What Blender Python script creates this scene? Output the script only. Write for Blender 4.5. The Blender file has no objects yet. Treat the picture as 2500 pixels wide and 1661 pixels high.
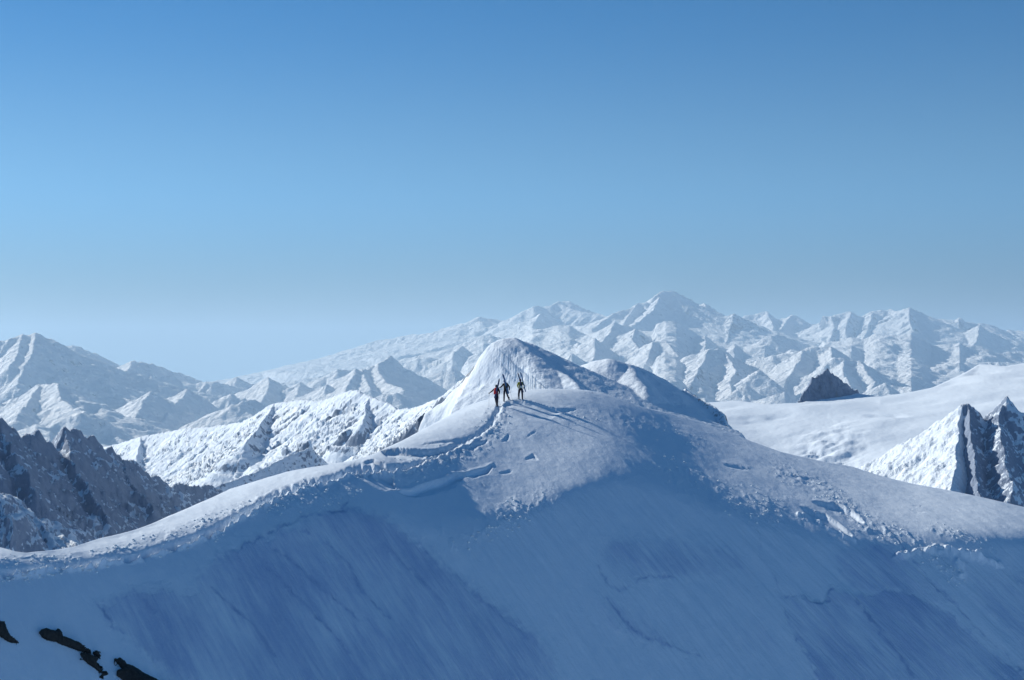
import bpy, math, random
import numpy as np
from mathutils import Vector, Matrix

# ------------------------------------------------------------------ camera, sky, sun
S = bpy.context.scene
F = 3472.0            # focal length in pixels of the 2500 px wide photograph
EYE = 860.0           # row of the eye level in the photograph
SUN_AZ = math.radians(53)   # sun to the left of the view axis (+Y), a little behind the hill
SUN_EL = math.radians(25.1)
HAZE = 2.4e-5

cam_d = bpy.data.cameras.new('camera')
cam_d.lens = 50.0
cam_d.sensor_width = 36.0
cam_d.shift_y = (EYE - 830.5) / 2500.0
cam_d.clip_start = 0.5
cam_d.clip_end = 400000.0
cam = bpy.data.objects.new('camera', cam_d)
cam.location = (0, 0, 0)
cam.rotation_euler = (math.radians(90), 0, 0)
S.collection.objects.link(cam)
S.camera = cam

world = bpy.data.worlds.new('World')
S.world = world
world.use_nodes = True
wn, wl = world.node_tree.nodes, world.node_tree.links
wn.clear()
wout = wn.new('ShaderNodeOutputWorld')
wbg = wn.new('ShaderNodeBackground')
wsky = wn.new('ShaderNodeTexSky')
wsky.sky_type = 'NISHITA'
wsky.sun_disc = False
wsky.sun_elevation = SUN_EL
wsky.sun_rotation = -SUN_AZ
wsky.altitude = 3400
wsky.air_density = 1.0
wsky.dust_density = 0.2
wsky.ozone_density = 6.0
SKY_TINT = (0.13, 0.89, 1.05, 1)
SKY_LOW = (0.34, 0.38, 0.26, 1)
SKY_Z = 0.25
tc = wn.new('ShaderNodeTexCoord')
sx = wn.new('ShaderNodeSeparateXYZ')
mxz = wn.new('ShaderNodeMath'); mxz.operation = 'MAXIMUM'; mxz.inputs[1].default_value = 0.0
mad = wn.new('ShaderNodeMath'); mad.operation = 'MULTIPLY_ADD'; mad.inputs[1].default_value = 1.0; mad.inputs[2].default_value = 0.05
cx = wn.new('ShaderNodeCombineXYZ')
wl.new(tc.outputs['Generated'], sx.inputs[0])
wl.new(sx.outputs[0], cx.inputs[0]); wl.new(sx.outputs[1], cx.inputs[1])
wl.new(sx.outputs[2], mxz.inputs[0]); wl.new(mxz.outputs[0], mad.inputs[0]); wl.new(mad.outputs[0], cx.inputs[2])
wl.new(cx.outputs[0], wsky.inputs[0])
wt = wn.new('ShaderNodeMix'); wt.data_type = 'RGBA'; wt.blend_type = 'MULTIPLY'; wt.inputs[0].default_value = 1.0
wr = wn.new('ShaderNodeValToRGB')          # clear deep blue aloft, duller pale air towards the horizon
wr.color_ramp.interpolation = 'EASE'
wr.color_ramp.elements[0].position = 0.0; wr.color_ramp.elements[0].color = SKY_LOW
wr.color_ramp.elements[1].position = SKY_Z; wr.color_ramp.elements[1].color = SKY_TINT
em = wr.color_ramp.elements.new(0.115); em.color = (0.74, 1.16, 1.04, 1)
wl.new(mxz.outputs[0], wr.inputs[0]); wl.new(wr.outputs[0], wt.inputs[7])
wl.new(wsky.outputs[0], wt.inputs[6]); wl.new(wt.outputs[2], wbg.inputs[0])
wbg.inputs[1].default_value = 0.089
wl.new(wbg.outputs[0], wout.inputs[0])

sun_d = bpy.data.lights.new('sun', 'SUN')
sun_d.energy = 5.0
sun_d.angle = math.radians(0.5)
sun_d.color = (1.0, 0.96, 0.86)
sun = bpy.data.objects.new('sun', sun_d)
sdir = Vector((-math.sin(SUN_AZ) * math.cos(SUN_EL), math.cos(SUN_AZ) * math.cos(SUN_EL), math.sin(SUN_EL)))
sun.rotation_euler = sdir.to_track_quat('Z', 'Y').to_euler()
S.collection.objects.link(sun)

S.view_settings.view_transform = 'Standard'
S.view_settings.look = 'None'
S.view_settings.exposure = 0.15
S.view_settings.gamma = 1.0
S.cycles.volume_bounces = 1
S.cycles.max_bounces = 5
S.cycles.diffuse_bounces = 3

# ------------------------------------------------------------------ helpers
def lin(r, g, b):
    f = lambda c: c / 12.92 if c <= 0.04045 else ((c + 0.055) / 1.055) ** 2.4
    return (f(r / 255), f(g / 255), f(b / 255), 1)

def tag(o, label=None, cat=None, group=None, kind=None):
    if label: o['label'] = label
    if cat: o['category'] = cat
    if group: o['group'] = group
    if kind: o['kind'] = kind
    return o

_rs = np.random.RandomState(7)
_P = _rs.permutation(4096).astype(np.int64)
_GA = _rs.rand(4096) * 2 * np.pi
_GX, _GY = np.cos(_GA), np.sin(_GA)

def pnoise(x, y, seed=0):
    """2-D gradient noise, about -0.7 .. 0.7"""
    x = np.asarray(x, dtype=np.float64) + seed * 17.31
    y = np.asarray(y, dtype=np.float64) - seed * 9.17
    xi = np.floor(x).astype(np.int64); yi = np.floor(y).astype(np.int64)
    xf = x - xi; yf = y - yi
    u = xf * xf * xf * (xf * (xf * 6 - 15) + 10); v = yf * yf * yf * (yf * (yf * 6 - 15) + 10)
    def g(i, j, fx, fy):
        h = _P[(_P[(xi + i) & 4095] + yi + j) & 4095]
        return _GX[h] * fx + _GY[h] * fy
    a = g(0, 0, xf, yf); b = g(1, 0, xf - 1, yf)
    c = g(0, 1, xf, yf - 1); d = g(1, 1, xf - 1, yf - 1)
    return (a + u * (b - a)) * (1 - v) + (c + u * (d - c)) * v

def fbm(x, y, octv=4, seed=0, gain=0.5, lac=2.03):
    s = 0; a = 1.0
    for i in range(octv):
        s = s + a * pnoise(x, y, seed + i * 3)
        x = x * lac; y = y * lac; a *= gain
    return s

def ridged(x, y, octv=4, seed=0, gain=0.5):
    s = 0; a = 1.0; n = 0
    for i in range(octv):
        s = s + a * (1 - np.abs(pnoise(x, y, seed + i * 5)) * 2)
        n += a; x = x * 2.1; y = y * 2.1; a *= gain
    return s / n

def smooth1(a, w):
    k = np.exp(-0.5 * (np.arange(-3 * w, 3 * w + 1) / w) ** 2); k /= k.sum()
    p = np.pad(a, (3 * w, 3 * w), mode='edge')
    return np.convolve(p, k, 'valid')

def sstep(a, b, x):
    t = np.clip((x - a) / (b - a), 0, 1)
    return t * t * (3 - 2 * t)

def grid_mesh(name, X, Y, Z, mat, attrs=None, smooth=True):
    r, c = X.shape
    co = np.stack([X, Y, Z], -1).reshape(-1, 3).astype(np.float32)
    idx = np.arange(r * c).reshape(r, c)
    a = idx[:-1, :-1]; b = idx[:-1, 1:]; d = idx[1:, 1:]; e = idx[1:, :-1]
    quads = np.stack([a, b, d, e], -1).reshape(-1, 4).astype(np.int32)
    # face up
    v0, v1, v2 = co[quads[0, 0]], co[quads[0, 1]], co[quads[0, 2]]
    if np.cross(v1 - v0, v2 - v0)[2] < 0:
        quads = quads[:, ::-1].copy()
    me = bpy.data.meshes.new(name)
    me.vertices.add(len(co)); me.vertices.foreach_set('co', co.ravel())
    me.loops.add(quads.size); me.loops.foreach_set('vertex_index', quads.ravel())
    me.polygons.add(len(quads))
    me.polygons.foreach_set('loop_start', np.arange(0, quads.size, 4, dtype=np.int32))
    me.polygons.foreach_set('use_smooth', np.full(len(quads), smooth))
    for k, v in (attrs or {}).items():
        at = me.attributes.new(k, 'FLOAT', 'POINT')
        at.data.foreach_set('value', v.astype(np.float32).ravel())
    me.update(); me.validate()
    me.materials.append(mat)
    o = bpy.data.objects.new(name, me)
    S.collection.objects.link(o)
    return o

# ------------------------------------------------------------------ materials
class NT:
    def __init__(self, name):
        self.m = bpy.data.materials.new(name); self.m.use_nodes = True
        self.n = self.m.node_tree.nodes; self.l = self.m.node_tree.links
        self.b = self.n['Principled BSDF']
    def noise(self, scale, detail=4, rough=0.55, vec=None, dist=0.0):
        t = self.n.new('ShaderNodeTexNoise'); t.inputs['Scale'].default_value = scale
        t.inputs['Detail'].default_value = detail; t.inputs['Roughness'].default_value = rough
        t.inputs['Distortion'].default_value = dist
        self.l.new(vec or self.coord(), t.inputs['Vector']); return t.outputs['Fac']
    def coord(self):
        if not hasattr(self, '_c'):
            self._c = self.n.new('ShaderNodeTexCoord').outputs['Object']
        return self._c
    def mapped(self, scale=(1, 1, 1), rot=None):
        if rot:
            r = self.n.new('ShaderNodeMapping'); r.inputs['Rotation'].default_value = rot
            self.l.new(self.coord(), r.inputs['Vector'])
            t = self.n.new('ShaderNodeMapping'); t.inputs['Scale'].default_value = scale
            self.l.new(r.outputs[0], t.inputs['Vector']); return t.outputs[0]
        t = self.n.new('ShaderNodeMapping'); t.inputs['Scale'].default_value = scale
        self.l.new(self.coord(), t.inputs['Vector']); return t.outputs[0]
    def attr(self, name):
        t = self.n.new('ShaderNodeAttribute'); t.attribute_name = name; return t.outputs['Fac']
    def math(self, op, a, b=None, clamp=False):
        t = self.n.new('ShaderNodeMath'); t.operation = op; t.use_clamp = clamp
        for i, v in enumerate((a, b)):
            if v is None: continue
            if isinstance(v, (int, float)): t.inputs[i].default_value = v
            else: self.l.new(v, t.inputs[i])
        return t.outputs[0]
    def ramp(self, x, a, b, ca=0.0, cb=1.0):
        t = self.n.new('ShaderNodeMapRange'); t.interpolation_type = 'SMOOTHSTEP'
        self.l.new(x, t.inputs['Value'])
        t.inputs['From Min'].default_value = a; t.inputs['From Max'].default_value = b
        t.inputs['To Min'].default_value = ca; t.inputs['To Max'].default_value = cb
        return t.outputs[0]
    def mix(self, fac, a, b):
        t = self.n.new('ShaderNodeMix'); t.data_type = 'RGBA'
        if isinstance(fac, (int, float)): t.inputs[0].default_value = fac
        else: self.l.new(fac, t.inputs[0])
        for i, v in ((6, a), (7, b)):
            if isinstance(v, tuple): t.inputs[i].default_value = v
            else: self.l.new(v, t.inputs[i])
        return t.outputs[2]
    def bump(self, h, dist, strength=1.0, normal=None):
        t = self.n.new('ShaderNodeBump'); t.inputs['Distance'].default_value = dist
        t.inputs['Strength'].default_value = strength
        self.l.new(h, t.inputs['Height'])
        if normal: self.l.new(normal, t.inputs['Normal'])
        return t.outputs[0]

SNOW = (0.81, 0.89, 0.98, 1)

def snow_hill_material():
    t = NT('snow_wind_packed')
    t.b.inputs['Roughness'].default_value = 0.65
    t.b.inputs['Specular IOR Level'].default_value = 0.15
    ice = t.attr('ice'); gravel = t.attr('rough')
    # runnels follow the fall line, down to the right and towards the viewer
    streak = t.noise(1.0, 8, 0.68, t.mapped((2.6, 0.22, 0.3), (0, 0, math.radians(-45))))
    broad = t.noise(0.16, 5, 0.6)
    fine = t.noise(7.0, 6, 0.7)
    mid = t.noise(1.1, 6, 0.65)
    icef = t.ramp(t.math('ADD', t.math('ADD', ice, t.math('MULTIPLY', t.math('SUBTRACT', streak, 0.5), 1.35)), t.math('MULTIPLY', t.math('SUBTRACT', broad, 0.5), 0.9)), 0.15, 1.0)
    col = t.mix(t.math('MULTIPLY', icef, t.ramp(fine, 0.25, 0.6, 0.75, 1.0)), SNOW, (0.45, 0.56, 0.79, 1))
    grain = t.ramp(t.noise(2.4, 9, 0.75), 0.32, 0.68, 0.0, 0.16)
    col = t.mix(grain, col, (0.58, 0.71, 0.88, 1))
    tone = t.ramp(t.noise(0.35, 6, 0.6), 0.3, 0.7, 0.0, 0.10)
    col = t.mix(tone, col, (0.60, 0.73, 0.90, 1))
    t.l.new(col, t.b.inputs['Base Color'])
    n1 = t.bump(mid, 0.06)
    n2 = t.bump(t.math('MULTIPLY', streak, t.math('ADD', ice, 0.15)), 0.16, 1.0, n1)
    n3 = t.bump(t.math('MULTIPLY', fine, t.math('ADD', gravel, 0.5)), 0.035, 1.0, n2)
    t.l.new(n3, t.b.inputs['Normal'])
    return t.m

def mountain_material(name, scale, snow=SNOW, rock=(0.24, 0.26, 0.30, 1), rock2=(0.14, 0.16, 0.20, 1), bump=1.0, rlo=0.42, rhi=0.58):
    """snow with rock where the 'rock' attribute, broken by noise, is high; scale = metres of the finest patches"""
    t = NT(name)
    t.b.inputs['Roughness'].default_value = 0.8
    t.b.inputs['Specular IOR Level'].default_value = 0.1
    r = t.attr('rock')
    nz = t.noise(1.0 / scale, 6, 0.68, t.mapped((1, 1, 0.6)))
    m = t.ramp(t.math('ADD', r, t.math('MULTIPLY', t.math('SUBTRACT', nz, 0.5), 1.6)), rlo, rhi)
    rc = t.mix(t.noise(0.7 / scale, 5, 0.7), rock2, rock)
    t.l.new(t.mix(m, snow, rc), t.b.inputs['Base Color'])
    h = t.noise(0.8 / scale, 7, 0.62, t.mapped((1, 1, 0.5)))
    t.l.new(t.bump(h, scale * 0.9 * bump), t.b.inputs['Normal'])
    return t.m

def plain(name, col, rough=0.7, noise=None):
    t = NT(name)
    t.b.inputs['Roughness'].default_value = rough
    t.b.inputs['Specular IOR Level'].default_value = 0.25
    f = t.noise(noise or 30, 4, 0.6)
    c = t.mix(t.ramp(f, 0.3, 0.7), tuple(v * 0.75 for v in col[:3]) + (1,), tuple(min(1, v * 1.2) for v in col[:3]) + (1,))
    t.l.new(c, t.b.inputs['Base Color'])
    t.l.new(t.bump(f, 0.004), t.b.inputs['Normal'])
    return t.m

def P(px, py, D):
    """a point D metres ahead, read off the photograph's rows and columns"""
    return ((px - 1250) / F * D, D, -(py - EYE) / F * D)

# ------------------------------------------------------------------ the near hill
def interp_pts(pts, x):
    p = np.array(pts, float)
    return np.interp(x, p[:, 0], p[:, 1])

CREST = [(-700, 1420), (-300, 1375), (-80, 1345), (0, 1336), (39, 1347), (65, 1350), (89, 1347), (133, 1343), (184, 1334), (208, 1326), (246, 1314), (291, 1304), (335, 1292), (365, 1281), (415, 1259), (460, 1240), (504, 1221), (564, 1193), (623, 1175), (700, 1152), (758, 1141), (840, 1129), (891, 1117), (933, 1099), (986, 1074), (1045, 1042), (1089, 1018), (1140, 991), (1178, 979), (1215, 968), (1253, 958), (1300, 951), (1345, 949), (1384, 950), (1437, 953), (1467, 959), (1511, 973), (1571, 995), (1630, 1008), (1704, 1027), (1773, 1053), (1835, 1078), (1904, 1103), (1990, 1123), (2079, 1139), (2153, 1163), (2230, 1182), (2316, 1197), (2400, 1215), (2500, 1238), (2700, 1290), (3200, 1440)]
# px, depth of the crest, slope at the crest, then (row, slope in degrees) down the face
COLS = [
 (-700, 66, 3, (1440, 6), (1455, 15), (1475, 28), (1510, 33), (1570, 34), (1800, 34)),
 (0, 88, 3, (1345, 6), (1368, 17), (1400, 29), (1440, 36), (1520, 39), (1800, 40)),
 (200, 96, 3, (1343, 6), (1372, 16), (1392, 30), (1430, 37), (1500, 40), (1800, 40)),
 (400, 103, 3, (1292, 6), (1330, 16), (1350, 30), (1400, 33), (1450, 36), (1800, 36)),
 (600, 111, 3, (1212, 6), (1250, 15), (1270, 27), (1310, 30), (1350, 38), (1800, 37)),
 (800, 119, 3, (1150, 7), (1165, 14), (1180, 22), (1220, 25), (1260, 38), (1800, 38)),
 (950, 125, 3, (1110, 6), (1138, 12), (1170, 19), (1220, 23), (1290, 37), (1800, 39)),
 (1100, 131, 3, (1030, 6), (1078, 10), (1125, 17), (1275, 18), (1335, 33), (1800, 40)),
 (1250, 137, 4, (970, 14), (985, 20), (1120, 20), (1242, 18), (1288, 34), (1800, 38)),
 (1400, 139, 4, (960, 10), (975, 16), (1040, 18), (1185, 18), (1222, 34), (1800, 38)),
 (1540, 140, 4, (995, 8), (1020, 11), (1060, 14), (1095, 22), (1150, 33), (1800, 38)),
 (1620, 140, 4, (1030, 7), (1060, 9), (1130, 11), (1195, 16), (1230, 33), (1800, 38)),
 (1800, 138, 4, (1085, 6), (1130, 8), (1190, 11), (1240, 19), (1280, 34), (1800, 38)),
 (2000, 134, 3, (1140, 5), (1185, 7), (1245, 11), (1297, 22), (1335, 36), (1800, 40)),
 (2200, 129, 3, (1195, 4), (1235, 5), (1290, 11), (1337, 24), (1385, 36), (1800, 40)),
 (2400, 123, 1, (1235, 4), (1262, 6), (1290, 10), (1312, 28), (1350, 36), (1800, 40)),
 (2600, 116, 1, (1280, 4), (1300, 6), (1315, 12), (1335, 28), (1370, 32), (1800, 33)),
 (3200, 100, 1, (1450, 4), (1470, 6), (1490, 12), (1510, 28), (1540, 32), (1900, 33)),
]

# distance of the slope at row 1450, column by column
ANCH = [(-700, 57.5), (-300, 65.5), (0, 71.2), (200, 74.4), (400, 77.8), (600, 81.2), (800, 84), (1000, 86.4), (1200, 89.2), (1400, 92.8), (1600, 96), (1800, 98.6), (2000, 100.6), (2200, 101.5), (2400, 103.2), (2600, 105.4), (3200, 113)]

def build_patch(crest, cols, x0, x1, dx, rows, py_end, wsm, tail_rows, tail_py, back_rows, back_len, back_drop, lsm=32, anchor=None):
    px = np.arange(x0, x1 + dx, dx)
    cr = smooth1(interp_pts(crest, px), 2)
    cp = np.array([c[0] for c in cols], float)
    Yc = smooth1(np.interp(px, cp, [c[1] for c in cols]), wsm)
    nb = len(cols[0]) - 3
    crs = smooth1(interp_pts(crest, px), 45) if anchor else cr
    brk = [crs] + [smooth1(np.interp(px, cp, [c[3 + i][0] for c in cols]), wsm if i else wsm // 3) for i in range(nb)]
    slp = [np.interp(px, cp, [c[2] for c in cols])] + [np.interp(px, cp, [c[3 + i][1] for c in cols]) for i in range(nb)]
    slp = [smooth1(s_, wsm) for s_ in slp]
    for i in range(1, nb + 1):
        brk[i] = np.maximum(brk[i], brk[i - 1] + 3)
    v = np.linspace(0, 1, rows)
    PY = cr[None, :] + v[:, None] * (py_end - cr)[None, :]
    tl = np.linspace(0, 1, tail_rows + 1)[1:]
    PY = np.vstack([PY, py_end + (tail_py - py_end) * tl[:, None] ** 1.5 * np.ones_like(px)[None]])
    SL = np.zeros_like(PY)
    for j in range(len(px)):
        SL[:, j] = np.interp(PY[:, j], [b[j] for b in brk], [s[j] for s in slp])
    k = np.exp(-0.5 * (np.arange(-9, 10) / 4.0) ** 2); k /= k.sum()
    SLp = np.pad(SL, ((9, 9), (0, 0)), mode='edge')
    SL = sum(k[i] * SLp[i:i + SL.shape[0]] for i in range(19))
    T = (PY - EYE) / F
    tn = np.tan(np.radians(SL))
    dT = np.diff(T, axis=0)
    mid = 0.5 * (tn[:-1] + tn[1:]) + 0.5 * (T[:-1] + T[1:])
    lnY = np.vstack([np.zeros((1, len(px))), -np.cumsum(dT / mid, axis=0)])
    kk = np.exp(-0.5 * (np.arange(-3 * lsm, 3 * lsm + 1) / lsm) ** 2); kk /= kk.sum()
    if anchor:
        j0 = np.array([np.interp(anchor[0], PY[:, j], lnY[:, j]) for j in range(len(px))])
        Yc = smooth1(np.interp(px, [a[0] for a in anchor[1]], [a[1] * anchor[2] for a in anchor[1]]), 60) / np.exp(j0)
    full = lnY + np.log(Yc)[None]
    pad = np.pad(full, ((0, 0), (3 * lsm, 3 * lsm)), mode='reflect', reflect_type='odd')
    if not anchor: full = np.stack([np.convolve(r_, kk, 'valid') for r_ in pad])
    Yc = np.exp(full[0]); lnY = full - full[0][None]
    Y = Yc[None] * np.exp(lnY)
    Z = -T * Y
    PX = np.repeat(px[None], PY.shape[0], 0)
    # behind the crest
    b = np.linspace(0, 1, back_rows + 1)[1:][::-1] ** 2
    Yb = Yc[None] + back_len * b[:, None]
    s0 = np.maximum((cr - EYE) / F, -0.02)
    Zb = Z[0][None] - (s0[None] + 0.02) * (Yb - Yc[None]) - back_drop * (b[:, None] ** 1.4) 
    PX = np.vstack([np.repeat(px[None], back_rows, 0), PX])
    PYx = np.vstack([np.repeat(cr[None], back_rows, 0) - 1, PY])
    Y = np.vstack([Yb, Y]); Z = np.vstack([Zb, Z])
    X = (PX - 1250) / F * Y
    return PX, PYx, X, Y, Z, back_rows

DX = 2.3
PX, PY, X, Y, Z, NB = build_patch(CREST, COLS, -520, 3020, DX, 345, 1720, 44, 40, 3300, 50, 260, 150, anchor=(1450, ANCH, 1.0))
FX, FY = X.copy(), Y.copy()

def seg_dist(pts, gx, gy):
    """distance and sign (positive below the line) to a polyline in picture rows/columns, local aspect"""
    best = np.full(gx.shape, 1e9); sg = np.zeros(gx.shape)
    for (x0, y0), (x1, y1) in zip(pts[:-1], pts[1:]):
        ex, ey = x1 - x0, y1 - y0
        u = np.clip(((gx - x0) * ex + (gy - y0) * ey) / (ex * ex + ey * ey + 1e-9), 0, 1)
        dx, dy = gx - x0 - u * ex, gy - y0 - u * ey
        d = np.hypot(dx, dy)
        m = d < best
        best = np.where(m, d, best)
        sg = np.where(m, np.sign(ex * dy - ey * dx), sg)
    return best, sg

def poly_mask(pts, gx, gy):
    ins = np.zeros(gx.shape, bool)
    n = len(pts)
    for i in range(n):
        (x0, y0), (x1, y1) = pts[i], pts[(i + 1) % n]
        c = ((y0 > gy) != (y1 > gy)) & (gx < (x1 - x0) * (gy - y0) / (y1 - y0 + 1e-12) + x0)
        ins ^= c
    return ins

def soft_poly(pts, gx, gy, soft, wob=0, seed=0, wl=30):
    if wob:
        gx = gx + wob * fbm(gx / wl, gy / wl, 4, seed, 0.6)
        gy = gy + wob * fbm(gx / wl, gy / wl, 4, seed + 40, 0.6)
    ins = poly_mask(pts, gx, gy)
    d, _ = seg_dist(list(pts) + [pts[0]], gx, gy)
    return np.clip(0.5 + np.where(ins, d, -d) / (2.0 * soft), 0, 1)

dZ = np.zeros_like(Z)
near = sstep(0, 1, (PY - (interp_pts(CREST, PX))) / 6.0)      # no carving on the skyline itself
front = np.ones_like(Z); front[:NB] = 0

# undulation of the whole slope and small sastrugi, in world metres
dZ += 0.10 * fbm(X / 9, Y / 9, 3, 2) * near
dZ += 0.05 * fbm(X / 1.9 + 0.35 * Y / 1.9, Y / 3.2, 4, 11, 0.55) * (0.35 + 0.65 * near)
# runnels down the fall line of the shaded faces
u = (X * 0.71 + Y * 0.70); w = (-X * 0.70 + Y * 0.71)
steep = sstep(24, 33, np.degrees(np.arctan(np.gradient(Z, axis=0) / (np.gradient(Y, axis=0) - 1e-9)))) * front
steep = np.clip(steep, 0, 1)
dZ += steep * (0.10 * fbm(u / 1.1, w / 9.0, 4, 21, 0.55) + 0.16 * fbm(u / 3.6, w / 22.0, 3, 31))

# the track and its broken lip along the left-hand ridge
TRACK = [(-520, 1452), (-100, 1415), (0, 1407), (60, 1402), (130, 1393), (180, 1391), (230, 1383), (300, 1374), (350, 1362), (406, 1342), (470, 1325), (520, 1305), (564, 1276), (600, 1257), (640, 1236), (682, 1212), (740, 1192), (793, 1177), (840, 1164), (862, 1150), (900, 1149), (955, 1153), (1010, 1141), (1040, 1126), (1075, 1110), (1105, 1096), (1150, 1075), (1190, 1050), (1215, 1020), (1222, 1000)]
jx = PX + 5 * fbm(PX / 16, PY / 16, 3, 50); jy = PY + 5 * fbm(PX / 16, PY / 16, 3, 60)
d, sg = seg_dist(TRACK, jx, jy)
sd = d * sg
fade = 1 - 0.7 * sstep(850, 1100, PX)
dZ -= fade * 0.55 * np.exp(-0.5 * ((sd + 6) / 4.5) ** 2)
lum = np.clip(0.6 + 1.6 * fbm(X / 0.45, Y / 0.8, 3, 70), 0, 2)
dZ += fade * 0.27 * lum * np.exp(-0.5 * ((sd - 3.5) / 3.0) ** 2)

# crumbly snow
R = np.zeros_like(Z)
def band(pts, wdt, s=1.0):
    global R
    d, _ = seg_dist(pts, PX, PY)
    R = np.maximum(R, s * np.exp(-0.5 * (d / wdt) ** 2))
band([(0, 1370), (100, 1368), (200, 1362), (300, 1340), (400, 1312), (480, 1287), (560, 1248), (640, 1215), (720, 1188), (800, 1168)], 9, 0.62)
band([(980, 1150), (1060, 1130), (1120, 1105), (1190, 1060), (1215, 1010)], 20, 0.9)
band([(1100, 1330), (1150, 1310), (1200, 1280), (1260, 1250), (1330, 1222)], 22, 0.75)
band([(1640, 1150), (1720, 1200), (1800, 1225), (1900, 1250)], 30, 0.45)
band([(2100, 1280), (2200, 1310), (2300, 1370), (2330, 1400)], 16, 0.8)
band([(1900, 1150), (1990, 1180), (2050, 1220), (2130, 1290)], 16, 0.6)
band([(2280, 1290), (2360, 1315), (2420, 1345)], 10, 0.7)
band([(640, 1240), (760, 1215), (860, 1200)], 16, 0.5)
band([(1380, 1020), (1450, 1010), (1560, 1030), (1700, 1080)], 16, 0.25)
R *= front
lumps = np.maximum(fbm(X / 0.55, Y / 1.1, 3, 80, 0.6), -0.1)
dZ += 0.15 * R * lumps * near

# scarps whose hollows fall into shadow: upper edge, lower edge, depth at the upper edge
SCARPS = [
 ([(971, 1201), (1002, 1197), (1046, 1180), (1083, 1170), (1110, 1157), (1137, 1157), (1171, 1147), (1188, 1143), (1205, 1135)],
  [(971, 1202), (985, 1208), (1015, 1216), (1025, 1212), (1063, 1209), (1076, 1202), (1103, 1195), (1120, 1180), (1137, 1167), (1164, 1168), (1192, 1158), (1205, 1137)], 1.0),
 ([(1228, 985), (1245, 980), (1265, 977), (1298, 980), (1333, 990), (1366, 998), (1405, 1000)],
  [(1228, 993), (1240, 1000), (1259, 1014), (1289, 1026), (1325, 1027), (1348, 1022), (1366, 1008), (1405, 1003)], 0.55),
 ([(930, 1101), (973, 1095), (1003, 1098), (1037, 1099), (1073, 1096), (1098, 1093)],
  [(930, 1104), (945, 1118), (965, 1128), (1000, 1131), (1026, 1127), (1050, 1112), (1080, 1100), (1098, 1096)], 0.9),
 ([(884, 1131), (900, 1125), (912, 1123), (933, 1131), (952, 1145)],
  [(884, 1133), (910, 1133), (933, 1144), (952, 1149)], 0.5),
 ([(1030, 1084), (1073, 1076), (1120, 1072)], [(1030, 1086), (1073, 1083), (1120, 1080)], 0.35),
 ([(1118, 1095), (1155, 1085), (1189, 1072)], [(1118, 1101), (1161, 1098), (1194, 1080)], 0.55),
 ([(862, 1152), (910, 1150), (935, 1155), (956, 1166), (965, 1188)], [(862, 1158), (890, 1178), (910, 1190), (940, 1200), (965, 1197)], 0.8),
 ([(1985, 1224), (2040, 1231), (2076, 1248), (2111, 1274)], [(1985, 1230), (2010, 1240), (2040, 1256), (2076, 1270), (2111, 1276)], 0.8),
 ([(1955, 1236), (2015, 1255), (2050, 1280), (2082, 1306)], [(1955, 1240), (1980, 1262), (2010, 1285), (2050, 1302), (2082, 1309)], 0.7),
 ([(1768, 1132), (1800, 1138), (1835, 1146)], [(1768, 1137), (1800, 1146), (1835, 1150)], 0.45),
 ([(1925, 1154), (1960, 1164), (1990, 1174)], [(1925, 1158), (1960, 1170), (1990, 1177)], 0.4),
 ([(1948, 1172), (1975, 1180)], [(1948, 1177), (1975, 1184)], 0.3),
 ([(2228, 1234), (2252, 1237)], [(2228, 1239), (2252, 1241)], 0.3),
 ([(2222, 1243), (2240, 1249), (2256, 1252)], [(2222, 1247), (2240, 1255), (2256, 1256)], 0.25),
 ([(1225, 1075), (1245, 1062), (1243, 1058)], [(1225, 1078), (1246, 1074)], 0.4),
 ([(1280, 1120), (1302, 1108), (1315, 1122)], [(1280, 1123), (1315, 1125)], 0.35),
 ([(1285, 1066), (1300, 1057), (1308, 1052)], [(1285, 1070), (1308, 1058)], 0.25),
 ([(1220, 1153), (1250, 1148)], [(1220, 1160), (1248, 1155)], 0.3),
 ([(1175, 1180), (1188, 1192)], [(1175, 1186), (1188, 1197)], 0.25),
 ([(1225, 1262), (1240, 1252), (1252, 1245)], [(1225, 1268), (1240, 1260), (1252, 1252)], 0.3),
]
for up, lo, h in SCARPS:
    x0, x1 = up[0][0], up[-1][0]
    m = (PX > x0 - 3) & (PX < x1 + 3) & (PY < 1400)
    gx = PX[m]; gy = PY[m]
    pu = interp_pts(sorted(up), gx) + 1.6 * fbm(gx / 24, gx / 61, 2, 5); pl = interp_pts(sorted(lo), gx) + 3.0 * fbm(gx / 20, gx / 51, 2, 9)
    pl = np.maximum(pl, pu + 2)
    e = sstep(x0 - 3, x0 + 6, gx) * (1 - sstep(x1 - 6, x1 + 3, gx))
    t = (gy - pu) / (pl - pu)
    prof = np.where(t < 0, 0, np.where(t < 1, 1 - t, 0)) * sstep(0.0, 1.0, (gy - pu) / 7.0 + 0.3)
    dZ[m] -= 0.50 * h * prof * e
    lip = np.exp(-0.5 * ((gy - pu + 3) / 3.0) ** 2)
    dZ[m] += 0.05 * h * lip * e

# bright drift edges low on the right
for pts, h, wd in (([(1950, 1256), (1990, 1270), (2030, 1292), (2086, 1318)], 0.25, 3), ([(2190, 1358), (2250, 1345), (2300, 1342), (2360, 1352), (2440, 1380)], 0.3, 5),
                   ([(2280, 1335), (2330, 1345), (2395, 1362)], 0.25, 4), ([(2340, 1375), (2350, 1400)], 0.3, 6)):
    d, _ = seg_dist(pts, jx, jy)
    dZ += h * np.exp(-0.5 * (d / wd) ** 2) * (0.7 + fbm(X / 0.6, Y / 0.9, 2, 15))

Z = Z + dZ * front

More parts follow.
